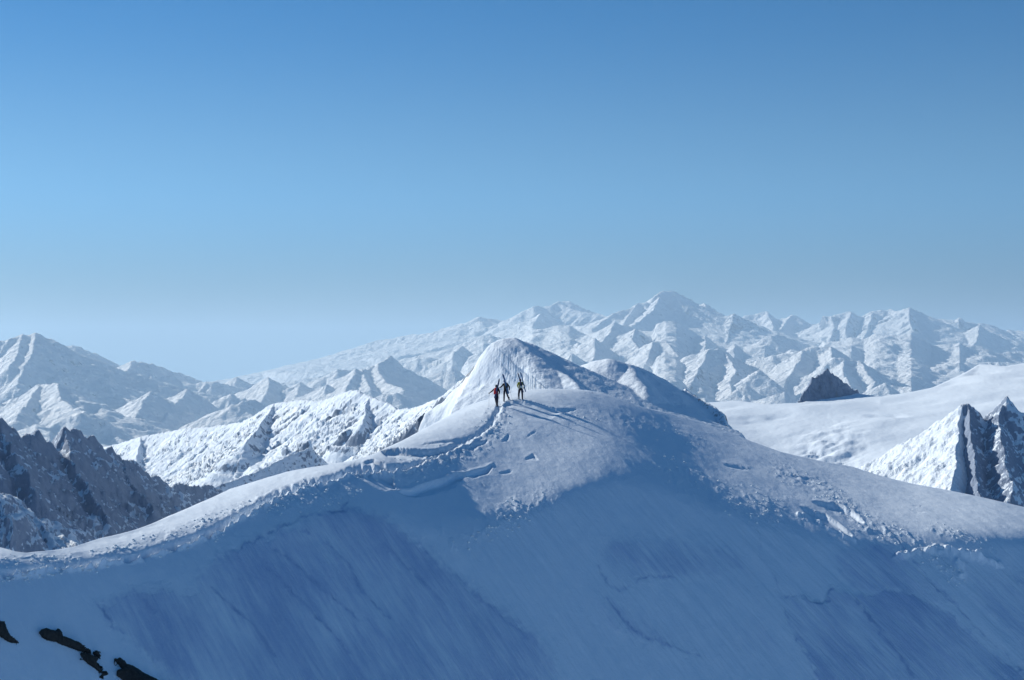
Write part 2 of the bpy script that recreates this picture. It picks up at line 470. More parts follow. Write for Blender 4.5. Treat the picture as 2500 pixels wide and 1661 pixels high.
# old wind-scoured ice: its own outline on the slope
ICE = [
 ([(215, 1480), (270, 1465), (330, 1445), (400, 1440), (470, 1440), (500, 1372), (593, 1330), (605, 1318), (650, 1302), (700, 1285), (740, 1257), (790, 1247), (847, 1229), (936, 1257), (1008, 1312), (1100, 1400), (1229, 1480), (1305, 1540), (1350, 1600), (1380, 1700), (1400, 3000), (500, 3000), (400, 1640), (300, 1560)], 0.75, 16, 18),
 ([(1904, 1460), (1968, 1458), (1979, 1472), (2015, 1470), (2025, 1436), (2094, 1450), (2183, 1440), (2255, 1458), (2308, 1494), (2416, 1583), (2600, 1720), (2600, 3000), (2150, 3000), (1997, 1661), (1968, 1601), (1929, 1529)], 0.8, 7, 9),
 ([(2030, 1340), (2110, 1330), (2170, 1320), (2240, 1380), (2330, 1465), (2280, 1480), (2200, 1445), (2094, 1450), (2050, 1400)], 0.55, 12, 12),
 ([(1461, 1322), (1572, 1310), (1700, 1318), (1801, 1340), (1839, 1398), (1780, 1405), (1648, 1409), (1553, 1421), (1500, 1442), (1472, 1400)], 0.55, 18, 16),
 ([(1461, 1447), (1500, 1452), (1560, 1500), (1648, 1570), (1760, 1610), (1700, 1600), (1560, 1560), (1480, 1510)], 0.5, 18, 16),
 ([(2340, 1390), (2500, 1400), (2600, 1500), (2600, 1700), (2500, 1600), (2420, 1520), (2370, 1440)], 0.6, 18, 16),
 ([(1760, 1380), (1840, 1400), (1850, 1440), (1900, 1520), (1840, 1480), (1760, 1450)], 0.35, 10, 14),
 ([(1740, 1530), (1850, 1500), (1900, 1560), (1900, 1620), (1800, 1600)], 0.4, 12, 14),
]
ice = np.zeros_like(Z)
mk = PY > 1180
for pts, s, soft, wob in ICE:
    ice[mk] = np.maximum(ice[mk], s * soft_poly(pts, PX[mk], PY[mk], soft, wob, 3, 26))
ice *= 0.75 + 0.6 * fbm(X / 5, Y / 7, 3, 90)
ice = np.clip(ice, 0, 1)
# thin cracks and runnel edges in the old crust
CRACKS = [
 ([(593, 1336), (600, 1325), (622, 1320), (636, 1307), (650, 1311), (654, 1300), (672, 1286), (715, 1273), (743, 1256), (779, 1254), (786, 1245), (811, 1250), (847, 1245)], 1.0),
 ([(833, 1236), (854, 1225), (868, 1238)], .9), ([(736, 1286), (752, 1300)], .8),
 ([(672, 1340), (700, 1357), (743, 1393), (768, 1415), (786, 1436), (822, 1465), (883, 1515)], .7),
 ([(797, 1322), (829, 1350), (858, 1379), (865, 1407), (879, 1433), (908, 1468), (951, 1508)], .7),
 ([(650, 1386), (686, 1415), (711, 1443), (743, 1472), (800, 1526), (850, 1590)], .8),
 ([(936, 1329), (979, 1368), (1029, 1418), (1080, 1475)], .5), ([(514, 1433), (561, 1475), (622, 1529), (672, 1600)], .8),
 ([(1040, 1330), (1110, 1400), (1190, 1480), (1290, 1560)], .45),
 ([(235, 1470), (250, 1490), (275, 1530), (300, 1548)], .9), ([(325, 1445), (350, 1470), (380, 1500)], .7),
 ([(1463, 1379), (1469, 1402), (1492, 1432), (1515, 1440), (1541, 1432), (1553, 1421), (1583, 1407), (1610, 1413), (1645, 1411)], .8),
 ([(1461, 1447), (1481, 1463), (1534, 1524), (1572, 1554), (1706, 1600)], .7),
 ([(1843, 1272), (1854, 1315), (1857, 1365), (1890, 1408), (1904, 1447), (1915, 1486), (1929, 1544), (1968, 1601), (1997, 1655)], .7),
 ([(1915, 1458), (1965, 1454), (1972, 1468), (1997, 1474), (2022, 1465), (2024, 1440), (2043, 1433)], 1.0),
 ([(2158, 1279), (2190, 1307), (2237, 1375), (2287, 1433), (2315, 1458), (2380, 1529), (2500, 1637)], .8),
 ([(2094, 1465), (2129, 1515), (2165, 1561), (2201, 1608), (2229, 1655)], .9), ([(2395, 1362), (2440, 1390), (2500, 1420)], .5),
]
jx2 = PX + 7 * fbm(PX / 22, PY / 22, 4, 150, .6); jy2 = PY + 7 * fbm(PX / 22, PY / 22, 4, 160, .6)
mk = (PY > 1200) & (PY < 1700)
for pts, st_ in CRACKS:
    d, _ = seg_dist(pts, jx2[mk], jy2[mk])
    g_ = np.exp(-0.5 * (d / 2.2) ** 2) * st_ * np.clip(.7 + fbm(PX[mk] / 25, PY[mk] / 25, 2, 8), 0, 1.2)
    ice[mk] = np.clip(ice[mk] + 0.6 * g_, 0, 1.6)
    Z[mk] -= 0.06 * g_
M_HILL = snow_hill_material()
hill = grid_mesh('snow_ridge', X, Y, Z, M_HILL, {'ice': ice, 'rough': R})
tag(hill, 'near snow ridge with a rounded summit and shaded blue slope', 'hill', kind='structure')

def on_hill(px, py):
    """the hill's surface point seen at a picture column and row"""
    j = (px - PX[NB, 0]) / DX
    j0 = int(j); fj = j - j0
    def col(jj):
        s = (Z[NB:, jj] / Y[NB:, jj]) * -F + EYE
        return np.interp(py, np.maximum.accumulate(s), Y[NB:, jj])
    Yv = col(j0) * (1 - fj) + col(j0 + 1) * fj
    return np.array(P(px, py, Yv))

def hill_z(x, y):
    """height of the hill at a world position"""
    px = 1250 + x / y * F
    j = int(round((px - PX[NB, 0]) / DX))
    return float(np.interp(-y, -Y[NB - 10:, j], Z[NB - 10:, j]))

# ------------------------------------------------------------------ mountains built from ridges
class Net:
    def __init__(self, px0, px1, nx, D0, D1, ny, floor, warp=0.0, wscale=1.0, seed=0):
        px = np.linspace(px0, px1, nx)
        D = np.geomspace(D0, D1, ny)
        self.Y = np.repeat(D[:, None], nx, 1); self.X = (px[None] - 1250) / F * self.Y
        self.px = px; self.D = D
        if warp:
            self.WX = self.X + warp * fbm(self.X / wscale, self.Y / wscale, 5, seed + 1, 0.55)
            self.WY = self.Y + warp * fbm(self.X / wscale, self.Y / wscale, 5, seed + 9, 0.55)
        else:
            self.WX, self.WY = self.X, self.Y
        self.Z = floor(self.X, self.Y)
        self.cr = np.full(self.Z.shape, 1e9)     # height below the ridge that owns the point
        self.rock = np.zeros(self.Z.shape)
        self.seed = seed; self.k = 0
    def ridge(self, pts, sl=0.7, sr=0.7, cap=None, cap2=None, rd=0.0, H=900.0, ribs=0.25, ribw=180.0, reach=4000.0, rock=0.3, world_pts=False, swap=True, jag=0.0, lean=0.0):
        """pts: (column, row, distance); slopes sl, sr: far / near side of a cross ridge, left / right side of one coming nearer"""
        self.k += 1
        w = np.array(pts if world_pts else [P(*p) for p in pts], float)
        seg = np.hypot(np.diff(w[:, 0]), np.diff(w[:, 1])); cum = np.concatenate([[0], np.cumsum(seg)])
        x0, x1 = w[:, 0].min() - reach, w[:, 0].max() + reach
        y0, y1 = max(w[:, 1].min() - reach, self.D[0]), min(w[:, 1].max() + reach, self.D[-1])
        i0, i1 = np.searchsorted(self.D, y0), np.searchsorted(self.D, y1)
        if i1 - i0 < 2: return
        cpx = [1250 + F * xx / yy for xx in (x0, x1) for yy in (max(y0, 1), y1)]
        j0, j1 = np.searchsorted(self.px, min(cpx)), np.searchsorted(self.px, max(cpx))
        if j1 - j0 < 2: return
        WX, WY = self.WX[i0:i1, j0:j1], self.WY[i0:i1, j0:j1]
        best = np.full(WX.shape, 1e12); sgn = np.zeros(WX.shape); zr = np.zeros(WX.shape); ss = np.zeros(WX.shape)
        over = np.zeros(WX.shape, bool)
        for a, b, L, c in zip(w[:-1], w[1:], seg, cum):
            ex, ey = b[0] - a[0], b[1] - a[1]
            rx, ry = WX - a[0], WY - a[1]
            raw = (rx * ex + ry * ey) / (L * L + 1e-9); uu = np.clip(raw, 0, 1)
            dx, dy = rx - uu * ex, ry - uu * ey
            dd = dx * dx + dy * dy
            m = dd < best
            best = np.where(m, dd, best)
            sgn = np.where(m, ex * dy - ey * dx, sgn)
            zr = np.where(m, a[2] + uu * (b[2] - a[2]), zr)
            ss = np.where(m, c + uu * L, ss)
            over = np.where(m, ((raw < 0) & (c == 0)) | ((raw > 1) & (c == cum[-2]) & bool(cap2)), over)
        if w[-1][1] < w[0][1] - 0.25 * cum[-1]: sl, sr = sr, sl
        d = np.sqrt(best)
        sl_ = np.where(sgn > 0, sl, sr)
        if cap or cap2: sl_ = np.where(over, cap or cap2, sl_)
        if rd: d = np.sqrt(d * d + rd * rd) - rd
        rb = 0
        if ribs:
            q = (1 - np.abs(pnoise(ss / ribw + d / ribw * lean, d / (ribw * 9), self.seed + self.k)) * 2.4)
            q2 = (1 - np.abs(pnoise(ss / ribw * 2.7 + d / ribw * lean * 2.7, d / (ribw * 4), self.seed + self.k + 3)) * 2.4)
            rb = ribs * (0.7 * q + 0.35 * q2 - 0.75) * np.minimum(d * 0.9, ribw * 1.6)
        if (cap or cap2) and ribs: rb = np.where(over, 0.2 * rb, rb)
        if jag:
            zr = zr + jag * fbm(ss / (ribw * 0.6), ss * 0 + self.k, 4, self.seed + 30, 0.6)
        h = zr - H * (1 - np.exp(-sl_ * d / H)) - 0.06 * d + rb - np.maximum(0, d - 0.65 * reach) * 0.8
        cur = self.Z[i0:i1, j0:j1]
        m = (h > cur) & (d < reach)
        self.Z[i0:i1, j0:j1] = np.where(m, h, cur)
        self.rock[i0:i1, j0:j1] = np.where(m, rock, self.rock[i0:i1, j0:j1])
    def spurs(self, pts, n, length, drop, rnd, sides=(-1, 1), **kw):
        """side ridges running down from a crest"""
        w = np.array([P(*p) for p in pts], float)
        seg = np.hypot(np.diff(w[:, 0]), np.diff(w[:, 1])); cum = np.concatenate([[0], np.cumsum(seg)])
        for i in range(n):
            s = rnd.uniform(0.03, 0.97) * cum[-1]
            k = min(np.searchsorted(cum, s) - 1, len(seg) - 1); k = max(k, 0)
            f = (s - cum[k]) / seg[k]
            p = w[k] + f * (w[k + 1] - w[k])
            dr = (w[k + 1] - w[k])[:2] / seg[k]
            side = sides[i % len(sides)]
            a = rnd.uniform(-0.6, 0.6)
            nrm = np.array([-dr[1], dr[0]]) * side
            v = nrm * math.cos(a) + dr * math.sin(a)
            L = length * rnd.uniform(0.6, 1.2); dp = drop * rnd.uniform(0.7, 1.2)
            q = [tuple(p - np.array([0, 0, dp * 0.02]))]
            for t in (0.33, 0.66, 1.0):
                a2 = a + rnd.uniform(-0.3, 0.3)
                vv = nrm * math.cos(a2) + dr * math.sin(a2)
                e = np.array(q[-1]) + np.array([vv[0] * L / 3, vv[1] * L / 3, -dp / 3 * rnd.uniform(0.7, 1.2)])
                q.append(tuple(e))
            self.ridge(q, world_pts=True, **kw)
    def build(self, name, mat, detail, dscale, rocky=(0.9, 1.6), rb=0.0, clampf=None):
        X, Y, Z = self.X, self.Y, self.Z
        Z = Z + detail * (ridged(X / dscale, Y / dscale, 5, self.seed + 60) - 0.5) 
        Z = Z + detail * 0.5 * fbm(X / (dscale * 0.3), Y / (dscale * 0.3), 3, self.seed + 70)
        if clampf is not None: Z = clampf(X, Y, Z)
        gy = np.gradient(Z, axis=0) / np.gradient(Y, axis=0)
        gx = np.gradient(Z, axis=1) / np.gradient(X, axis=1)
        st = np.hypot(gx, gy)
        rock = np.clip(sstep(rocky[0], rocky[1], st) * 0.6 + self.rock + rb, 0, 1)
        return grid_mesh(name, X, Y, Z, mat, {'rock': rock})

# ---- farthest snow range on the skyline
M_FAR = mountain_material('far_snow_and_rock', 120, snow=(0.94, 0.96, 0.99, 1), rock=(0.28, 0.34, 0.43, 1), rock2=(0.17, 0.22, 0.31, 1), bump=1.1, rlo=0.58, rhi=0.85)
M_MID = mountain_material('alpine_snow_and_rock', 8, rock=(0.26, 0.33, 0.44, 1), rock2=(0.15, 0.20, 0.29, 1), bump=0.5)
M_DARK = mountain_material('dark_rock_with_snow', 6, rlo=0.50, rhi=0.68, rock=(0.34, 0.41, 0.53, 1), rock2=(0.15, 0.20, 0.30, 1), bump=0.8)
M_DOME = mountain_material('snow_dome', 7, rock=(0.26, 0.28, 0.32, 1), rock2=(0.15, 0.17, 0.21, 1), bump=0.35)
M_GLACIER = mountain_material('glacier_snow', 10, bump=0.12, rlo=0.8, rhi=1.1)
rnd = random.Random(5)

def K(pts): return [(a, b, c * 1000.0) for a, b, c in pts]

SKY = [(-400, 850), (0, 828), (18, 825), (53, 814), (86, 811), (122, 826), (136, 841), (175, 843), (208, 856), (255, 873), (285, 891), (303, 895), (320, 881), (341, 886), (371, 889), (409, 906), (445, 913), (480, 922), (525, 931), (581, 917), (600, 929), (653, 918), (698, 893), (719, 889), (754, 893), (808, 887), (858, 874), (923, 868), (959, 855), (983, 852), (1024, 846), (1072, 819), (1086, 825), (1122, 807), (1143, 786), (1170, 775), (1208, 781), (1253, 786), (1280, 760), (1301, 746), (1325, 748), (1345, 743), (1369, 736), (1390, 736), (1414, 748), (1455, 766), (1473, 778), (1500, 763), (1535, 754), (1559, 739), (1592, 739), (1603, 718), (1624, 709), (1651, 712), (1672, 727), (1692, 748), (1722, 740), (1740, 754), (1767, 775), (1793, 763), (1812, 772), (1868, 760), (1883, 775), (1910, 780), (1930, 769), (1948, 775), (1972, 792), (1996, 792), (2011, 769), (2031, 770), (2052, 766), (2079, 760), (2108, 770), (2138, 757), (2177, 757), (2192, 760), (2224, 752), (2254, 766), (2272, 778), (2328, 780), (2343, 776), (2355, 786), (2414, 791), (2458, 807), (2500, 807), (2700, 830), (3000, 850)]

def base_floor(below, amp, wl, seed):
    def f(X, Y):
        px = 1250 + X / Y * F
        top = -(interp_pts(SKY, px) + below(px, Y) - EYE) / F * Y
        return top - amp * (1 - ridged(X / wl, Y / wl, 5, seed, 0.42))
    return f

N = Net(-380, 2880, 1300, 31500, 49000, 300, base_floor(lambda p, y: 45 + np.clip((38000 - y) / 100, 0, 60), 600, 4800, 3), warp=80, wscale=2600, seed=11)
kw = dict(H=1500, ribw=270, reach=9000, rock=0.0, jag=25)
A = K([(1280, 762, 41), (1301, 747, 41), (1325, 749, 41.5), (1345, 744, 41.5), (1369, 737, 42), (1390, 737, 42), (1414, 749, 42.5), (1455, 767, 43), (1500, 790, 43.5)])
N.ridge(A, .45, .6, ribs=.2, **kw); N.spurs(A, 7, 3000, 900, rnd, sides=(1, 1, -1), sl=.42, sr=.75, ribs=.2, **kw)
N.ridge(K([(1319, 769, 38.5), (1345, 785, 39), (1372, 798, 39.5)]), .5, .6, ribs=.1, **kw)
N.ridge(K([(1319, 769, 38.5), (1306, 790, 37.5), (1296, 805, 36.5)]), .5, .6, ribs=.1, **kw)
A = K([(1143, 787, 42), (1170, 776, 42), (1208, 782, 42.5), (1253, 787, 42.5), (1280, 795, 41)])
N.ridge(A, .35, .45, ribs=.08, **kw); N.spurs(A, 3, 2500, 500, rnd, sides=(1,), sl=.4, sr=.5, ribs=.1, **kw)
A = K([(560, 950, 42), (600, 938, 42), (640, 925, 42), (653, 919, 42), (698, 894, 42), (719, 890, 42), (754, 894, 42), (808, 888, 42), (858, 875, 42), (923, 869, 41.5), (959, 856, 41.5), (983, 853, 41.5), (1024, 847, 41.5), (1072, 820, 41.5), (1086, 826, 41.5), (1122, 808, 41.5), (1143, 787, 42)])
N.ridge(A, .18, .22, ribs=.08, **kw); N.spurs(A, 6, 3500, 450, rnd, sides=(1,), sl=.3, sr=.35, ribs=.1, **kw)
A = K([(1443, 803, 35), (1470, 783, 35.8), (1500, 764, 36.2), (1535, 755, 36.6), (1559, 740, 37), (1592, 740, 37), (1603, 719, 37.2), (1624, 710, 37.5), (1651, 713, 38), (1672, 728, 38.4), (1692, 749, 38.6), (1722, 741, 38.2), (1740, 755, 38.3), (1767, 776, 38.6), (1793, 785, 38.6)])
N.ridge(A, .6, .52, ribs=.2, **kw); N.spurs(A, 5, 2500, 1000, rnd, sides=(1, 1, -1), sl=.45, sr=.8, ribs=.15, **kw)
for p in ([(1612, 728, 37), (1600, 752, 36.2), (1586, 766, 35.5), (1550, 792, 34.5)], [(1672, 730, 38.3), (1660, 747, 37.4), (1650, 776, 36.4), (1640, 800, 35.4)],
          [(1722, 742, 38.2), (1728, 772, 37), (1722, 802, 36)], [(1559, 741, 37), (1540, 765, 36.2), (1525, 790, 35.4)], [(1651, 714, 38), (1640, 735, 37.3), (1622, 752, 36.7)]):
    N.ridge(K(p), .55, .75, ribs=.12, **kw)
kr = dict(kw); kr['rock'] = 0.55; kr['ribw'] = 300
A = K([(1767, 778, 36.6), (1793, 764, 36.6), (1823, 781, 37.2), (1853, 808, 38), (1901, 841, 39)])
N.ridge(A, .6, .6, ribs=.35, **kr)
N.ridge(K([(1793, 764, 36.6), (1786, 790, 35.8), (1778, 815, 35), (1770, 838, 34)]), .6, .6, ribs=.4, **kr)
N.ridge(K([(1823, 781, 37.2), (1840, 812, 36), (1862, 838, 35)]), .6, .6, ribs=.4, **kr)
A = K([(1800, 780, 43), (1812, 773, 43), (1868, 761, 43), (1883, 776, 43), (1910, 781, 43), (1930, 770, 43), (1948, 776, 43.3), (1972, 793, 43.6), (1996, 793, 43.6)])
N.ridge(A, .5, .5, ribs=.12, **kw); N.spurs(A, 6, 2600, 700, rnd, sides=(1,), sl=.42, sr=.75, ribs=.15, **kw)
N.ridge(K([(1868, 761, 43), (1880, 785, 42), (1885, 800, 41)]), .4, .7, ribs=.1, **kw)
N.ridge(K([(1930, 770, 43), (1915, 790, 42), (1905, 805, 41)]), .4, .7, ribs=.1, **kw)
kr['rock'] = 0.35
A = K([(1996, 793, 41), (2011, 770, 41), (2031, 771, 41), (2052, 767, 41), (2079, 761, 41), (2108, 771, 41), (2138, 758, 41), (2177, 758, 41), (2192, 761, 40.6), (2224, 753, 40), (2254, 767, 40.6), (2304, 792, 41.4), (2361, 834, 42.6)])
N.ridge(A, .7, .52, ribs=.25, **kr); N.spurs(A, 12, 2800, 1100, rnd, sides=(1,), sl=.45, sr=.85, ribs=.25, **kr)
for p in ([(2224, 753, 40), (2216, 783, 38.8), (2228, 812, 37.8), (2239, 836, 36.6), (2225, 862, 35.4)], [(2085, 763, 41), (2067, 783, 40), (2062, 815, 39), (2080, 845, 37.6)], [(2138, 760, 41), (2120, 800, 39.4), (2105, 840, 37.5)],
          [(2254, 768, 40.6), (2280, 800, 39.6), (2300, 835, 38.4), (2290, 860, 37)], [(2031, 772, 41), (2035, 800, 39.8), (2028, 830, 38.4)]):
    N.ridge(K(p), .55, .75, ribs=.2, **kr)
A = K([(2272, 779, 44), (2328, 781, 44), (2343, 777, 44), (2355, 787, 44), (2414, 792, 44), (2458, 808, 44), (2500, 808, 44), (2700, 832, 44), (2900, 845, 44)])
N.ridge(A, .2, .22, ribs=.08, **kw)
N.ridge(K([(2343, 777, 42.8), (2340, 800, 42), (2352, 820, 41.3)]), .8, .9, ribs=.2, **kr)
A = K([(2380, 812, 38.6), (2390, 796, 38.6), (2415, 815, 39.2), (2441, 832, 40)])
N.ridge(A, .6, .6, ribs=.1, **kw); N.ridge(K([(2390, 796, 38.6), (2385, 825, 37.5), (2372, 853, 36.4)]), .5, .7, ribs=.1, **kw)
far = N.build('mountain_range', M_FAR, 85, 1100, rocky=(0.6, 1.2), rb=0.03)
tag(far, 'farthest snow covered range along the skyline with its sharp double summit', 'mountains', kind='structure')

# ---- ranges in front of it
def below2(px, Y):
    t = np.clip((31000 - Y) / 13000, 0, 1)
    lo = np.interp(px, [-400, 0, 300, 600, 1000, 1300, 1700, 2000, 2500, 2900], [150, 170, 110, 90, 150, 170, 200, 170, 170, 150])
    return 55 + t * lo
N = Net(-380, 2880, 1300, 13000, 32500, 420, base_floor(below2, 420, 4000, 8), warp=60, wscale=1900, seed=23)
kw = dict(H=1200, ribw=200, reach=6500, rock=0.0, jag=18)
def ridge(p, sl=.5, sr=.6, ribs=.24, sp=0, L=2000, dp=700, sides=(1, -1), **o):
    k2 = dict(kw); k2.update(o)
    N.ridge(K(p), sl, sr, ribs=ribs, **k2)
    if sp: N.spurs(K(p), sp, L, dp, rnd, sides=sides, sl=.45, sr=.75, ribs=ribs, **k2)
# left massif
ridge([(-380, 860, 20.5), (-150, 835, 21), (0, 829, 21), (18, 826, 21), (53, 815, 21.2), (86, 812, 21.4), (122, 827, 21.8), (136, 842, 22), (200, 885, 23), (260, 915, 24), (300, 930, 24.8)], .5, .75, sp=7, L=2600, dp=1100, sides=(1,))
ridge([(136, 842, 22), (139, 880, 21.2), (146, 905, 20.5), (120, 935, 19.6)], .7, .6)
ridge([(53, 815, 21.2), (40, 860, 20.4), (20, 900, 19.6)], .6, .5)
ridge([(86, 812, 21.4), (78, 850, 20.6), (60, 895, 19.8), (40, 940, 19)], .6, .5)
ridge([(150, 842, 26), (175, 843, 26), (208, 856, 26.4), (255, 873, 27), (285, 891, 27.5), (330, 915, 28)], .4, .5)
ridge([(303, 896, 24.4), (320, 881, 24.4), (341, 886, 24.6), (371, 890, 25), (409, 906, 25.8), (445, 915, 26.6), (500, 935, 28)], .5, .7, sp=3, sides=(1,))
ridge([(371, 890, 25), (362, 915, 24.2), (380, 935, 23.6)], .5, .6)
ridge([(320, 881, 24.4), (312, 905, 23.6), (300, 925, 23)], .5, .6)
ridge([(104, 940, 17), (142, 943, 16.6), (169, 944, 16.8), (200, 966, 17.2), (237, 991, 17.8), (273, 1020, 18.6), (350, 1062, 20)], .35, .65, ribs=.1)
ridge([(142, 943, 16.6), (150, 975, 16), (181, 997, 15.5), (225, 1012, 15), (300, 1085, 14.2)], .5, .6, ribs=.12)
ridge([(104, 940, 17), (80, 965, 16.4), (60, 1000, 15.7), (30, 1030, 15)], .5, .5, ribs=.2)
ridge([(163, 1016, 14.6), (190, 1012, 14.6), (222, 1014, 14.7), (260, 1040, 15), (330, 1075, 15.6)], .5, .6, ribs=.25)
ridge([(0, 985, 16.6), (-100, 960, 17), (-380, 940, 17.5)], .4, .5, ribs=.2, sp=2)
ridge([(412, 974, 20.2), (440, 958, 20.2), (457, 952, 20.2), (480, 975, 20.7), (504, 997, 21.2)], .5, .65)
ridge([(457, 952, 20.2), (440, 975, 19.5), (415, 1000, 18.8), (400, 1030, 18)], .5, .6, ribs=.22)
ridge([(330, 975, 19), (368, 955, 19), (390, 965, 19.3), (410, 985, 19.8)], .5, .6)
ridge([(368, 955, 19), (350, 980, 18.4), (340, 1010, 17.8)], .5, .6, ribs=.25)
ridge([(470, 940, 25), (525, 932, 25), (560, 940, 25.4), (600, 952, 26)], .5, .6, sp=2)
ridge([(556, 935, 27), (581, 918, 27), (596, 929, 27.4), (620, 938, 28)], .4, .6, ribs=.08)
ridge([(600, 955, 24), (627, 937, 24), (653, 923, 24), (680, 937, 24.5), (701, 948, 25)], .55, .6, ribs=.12)
ridge([(653, 923, 24), (652, 950, 23.2), (640, 975, 22.4)], .5, .65, ribs=.12)
ridge([(540, 975, 21), (570, 965, 21), (600, 985, 21.5)], .5, .6, sp=2)
ridge([(520, 1010, 18), (560, 990, 18), (620, 975, 18.4), (650, 990, 19)], .5, .6, sp=2, ribs=.25)
# middle
ridge([(700, 950, 23.5), (728, 935, 24), (763, 954, 25)], .5, .6, ribs=.1)
ridge([(728, 935, 24), (722, 960, 23)], .5, .6, ribs=.1)
ridge([(765, 966, 22), (799, 941, 22), (815, 950, 22.6), (831, 962, 23.2)], .5, .65, ribs=.12)
ridge([(831, 941, 23), (860, 920, 23), (882, 902, 23), (897, 906, 23.2), (926, 888, 23.6), (950, 872, 24), (965, 888, 24.4), (1000, 910, 25), (1030, 925, 25.4), (1063, 949, 26.4)], .55, .62, ribs=.12)
ridge([(926, 888, 23.6), (926, 912, 22.8), (950, 936, 22), (986, 956, 21)], .5, .6, ribs=.1)
ridge([(882, 903, 23), (895, 930, 22.2), (905, 952, 21.3)], .5, .6, ribs=.25)
ridge([(870, 905, 22.8), (855, 935, 22), (840, 955, 21.2)], .5, .55, ribs=.3)
ridge([(800, 915, 26), (828, 901, 26), (850, 905, 26.3), (870, 915, 27)], .4, .55, ribs=.08)
ridge([(1090, 880, 29), (1104, 864, 29), (1128, 846, 29.4), (1140, 860, 30), (1160, 880, 31)], .5, .7, ribs=.06)
ridge([(1010, 880, 30), (1045, 872, 30), (1075, 880, 30.6), (1090, 892, 31)], .3, .6, ribs=.05)
ridge([(940, 965, 19.5), (968, 958, 19.5), (1000, 975, 20), (1021, 991, 20.4)], .5, .6, ribs=.12, sp=2)
ridge([(1080, 905, 25), (1100, 900, 25), (1120, 915, 25.5)], .3, .5, ribs=.05)
ridge([(1100, 850, 32), (1180, 820, 32), (1260, 830, 32), (1340, 838, 32)], .2, .25, ribs=.05)
ridge([(1366, 858, 27), (1380, 848, 27), (1408, 840, 27), (1440, 845, 27.3), (1470, 850, 28)], .35, .6, ribs=.1)
ridge([(1420, 840, 26.6), (1455, 828, 26.6), (1474, 845, 27), (1491, 866, 27.6)], .4, .75, ribs=.08)
ridge([(1455, 828, 26.6), (1452, 855, 25.7), (1446, 882, 25)], .4, .75, ribs=.08)
ridge([(1385, 880, 25), (1393, 866, 25), (1410, 876, 25.4), (1431, 888, 25.9)], .35, .6, ribs=.1)
ridge([(1455, 830, 30), (1480, 805, 30), (1500, 788, 30), (1520, 793, 30.5), (1540, 798, 31), (1575, 820, 32)], .5, .7, ribs=.12, sp=2, sides=(1,))
ridge([(1516, 824, 29), (1526, 816, 29), (1550, 804, 29), (1562, 815, 29.4), (1577, 829, 30), (1600, 850, 31)], .5, .7, ribs=.2)
ridge([(1550, 804, 29), (1545, 830, 28.2), (1560, 850, 27.5)], .5, .65, ribs=.25, rock=.3)
ridge([(1500, 788, 30), (1490, 815, 29.2), (1470, 840, 28.4)], .45, .6, ribs=.1)
ridge([(1580, 840, 26), (1600, 836, 26), (1624, 834, 26), (1650, 853, 26.6), (1675, 872, 27.1), (1719, 897, 28)], .5, .68, ribs=.2)
ridge([(1624, 834, 26), (1640, 852, 25.4), (1657, 870, 24.9), (1648, 888, 24.4), (1639, 903, 24), (1606, 930, 23)], .5, .8, ribs=.22, rock=.15)
ridge([(1590, 836, 26), (1585, 862, 25.2), (1578, 890, 24.4), (1570, 915, 23.6)], .5, .7, ribs=.2)
ridge([(1550, 860, 27), (1545, 885, 26), (1530, 905, 25)], .5, .7, ribs=.2)
ridge([(1700, 862, 24.4), (1734, 852, 24.4), (1770, 857, 24.8), (1790, 878, 25), (1808, 899, 25.4), (1850, 915, 26), (1900, 937, 27)], .5, .62, ribs=.25, rock=.2)
ridge([(1734, 852, 24.4), (1722, 880, 23.6), (1704, 905, 22.8), (1690, 930, 22)], .5, .65, ribs=.35, rock=.3)
ridge([(1770, 857, 24.8), (1785, 885, 23.8), (1802, 908, 22.8), (1780, 935, 22), (1787, 963, 21.3)], .55, .7, ribs=.3, rock=.15)
ridge([(1808, 899, 25.4), (1830, 935, 23.8), (1860, 965, 22.6)], .5, .6, ribs=.1)
ridge([(1800, 950, 21), (1817, 940, 21), (1835, 958, 21.4), (1853, 979, 22)], .5, .6, ribs=.25, rock=.1)
ridge([(1640, 965, 20.5), (1660, 950, 20.7), (1690, 958, 21), (1720, 985, 21.5)], .5, .65, ribs=.3, rock=.2)
ridge([(1880, 820, 30.8), (1895, 816, 31), (1935, 830, 31.6), (1978, 847, 32.4)], .5, .6, ribs=.06)
ridge([(1560, 858, 30), (1640, 832, 31), (1720, 838, 31.5), (1800, 848, 32), (1870, 858, 32.4)], .12, .14, ribs=.04)
ridge([(1890, 866, 24.6), (1925, 858, 24.6), (1980, 850, 24.6), (2031, 849, 24.6), (2055, 862, 25), (2079, 875, 25.4), (2110, 890, 26)], .4, .6, ribs=.15)
ridge([(2031, 849, 24.6), (2029, 880, 23.6), (2022, 906, 22.8), (2000, 935, 22)], .5, .65, ribs=.15)
ridge([(1960, 853, 24.6), (1950, 885, 23.6), (1930, 915, 22.6)], .4, .6, ribs=.12)
ridge([(2020, 885, 22.6), (2037, 876, 22.6), (2065, 878, 22.6), (2094, 881, 22.6), (2125, 908, 23.2), (2159, 930, 23.8), (2200, 945, 24.3), (2240, 958, 25)], .5, .62, ribs=.3)
ridge([(2094, 881, 22.6), (2118, 908, 22), (2141, 933, 21.4), (2120, 960, 20.6)], .5, .75, ribs=.3)
ridge([(2060, 879, 22.6), (2062, 910, 21.8), (2075, 945, 20.8)], .5, .6, ribs=.35)
ridge([(1850, 905, 22), (1883, 926, 21.8), (1915, 950, 22), (1945, 980, 22.4)], .4, .6, ribs=.05)
ridge([(1890, 965, 19.8), (1910, 958, 19.8), (1935, 975, 20.3)], .5, .6, ribs=.25)
ridge([(2140, 945, 20.4), (2160, 936, 20.4), (2175, 955, 20.8)], .5, .6, ribs=.25)
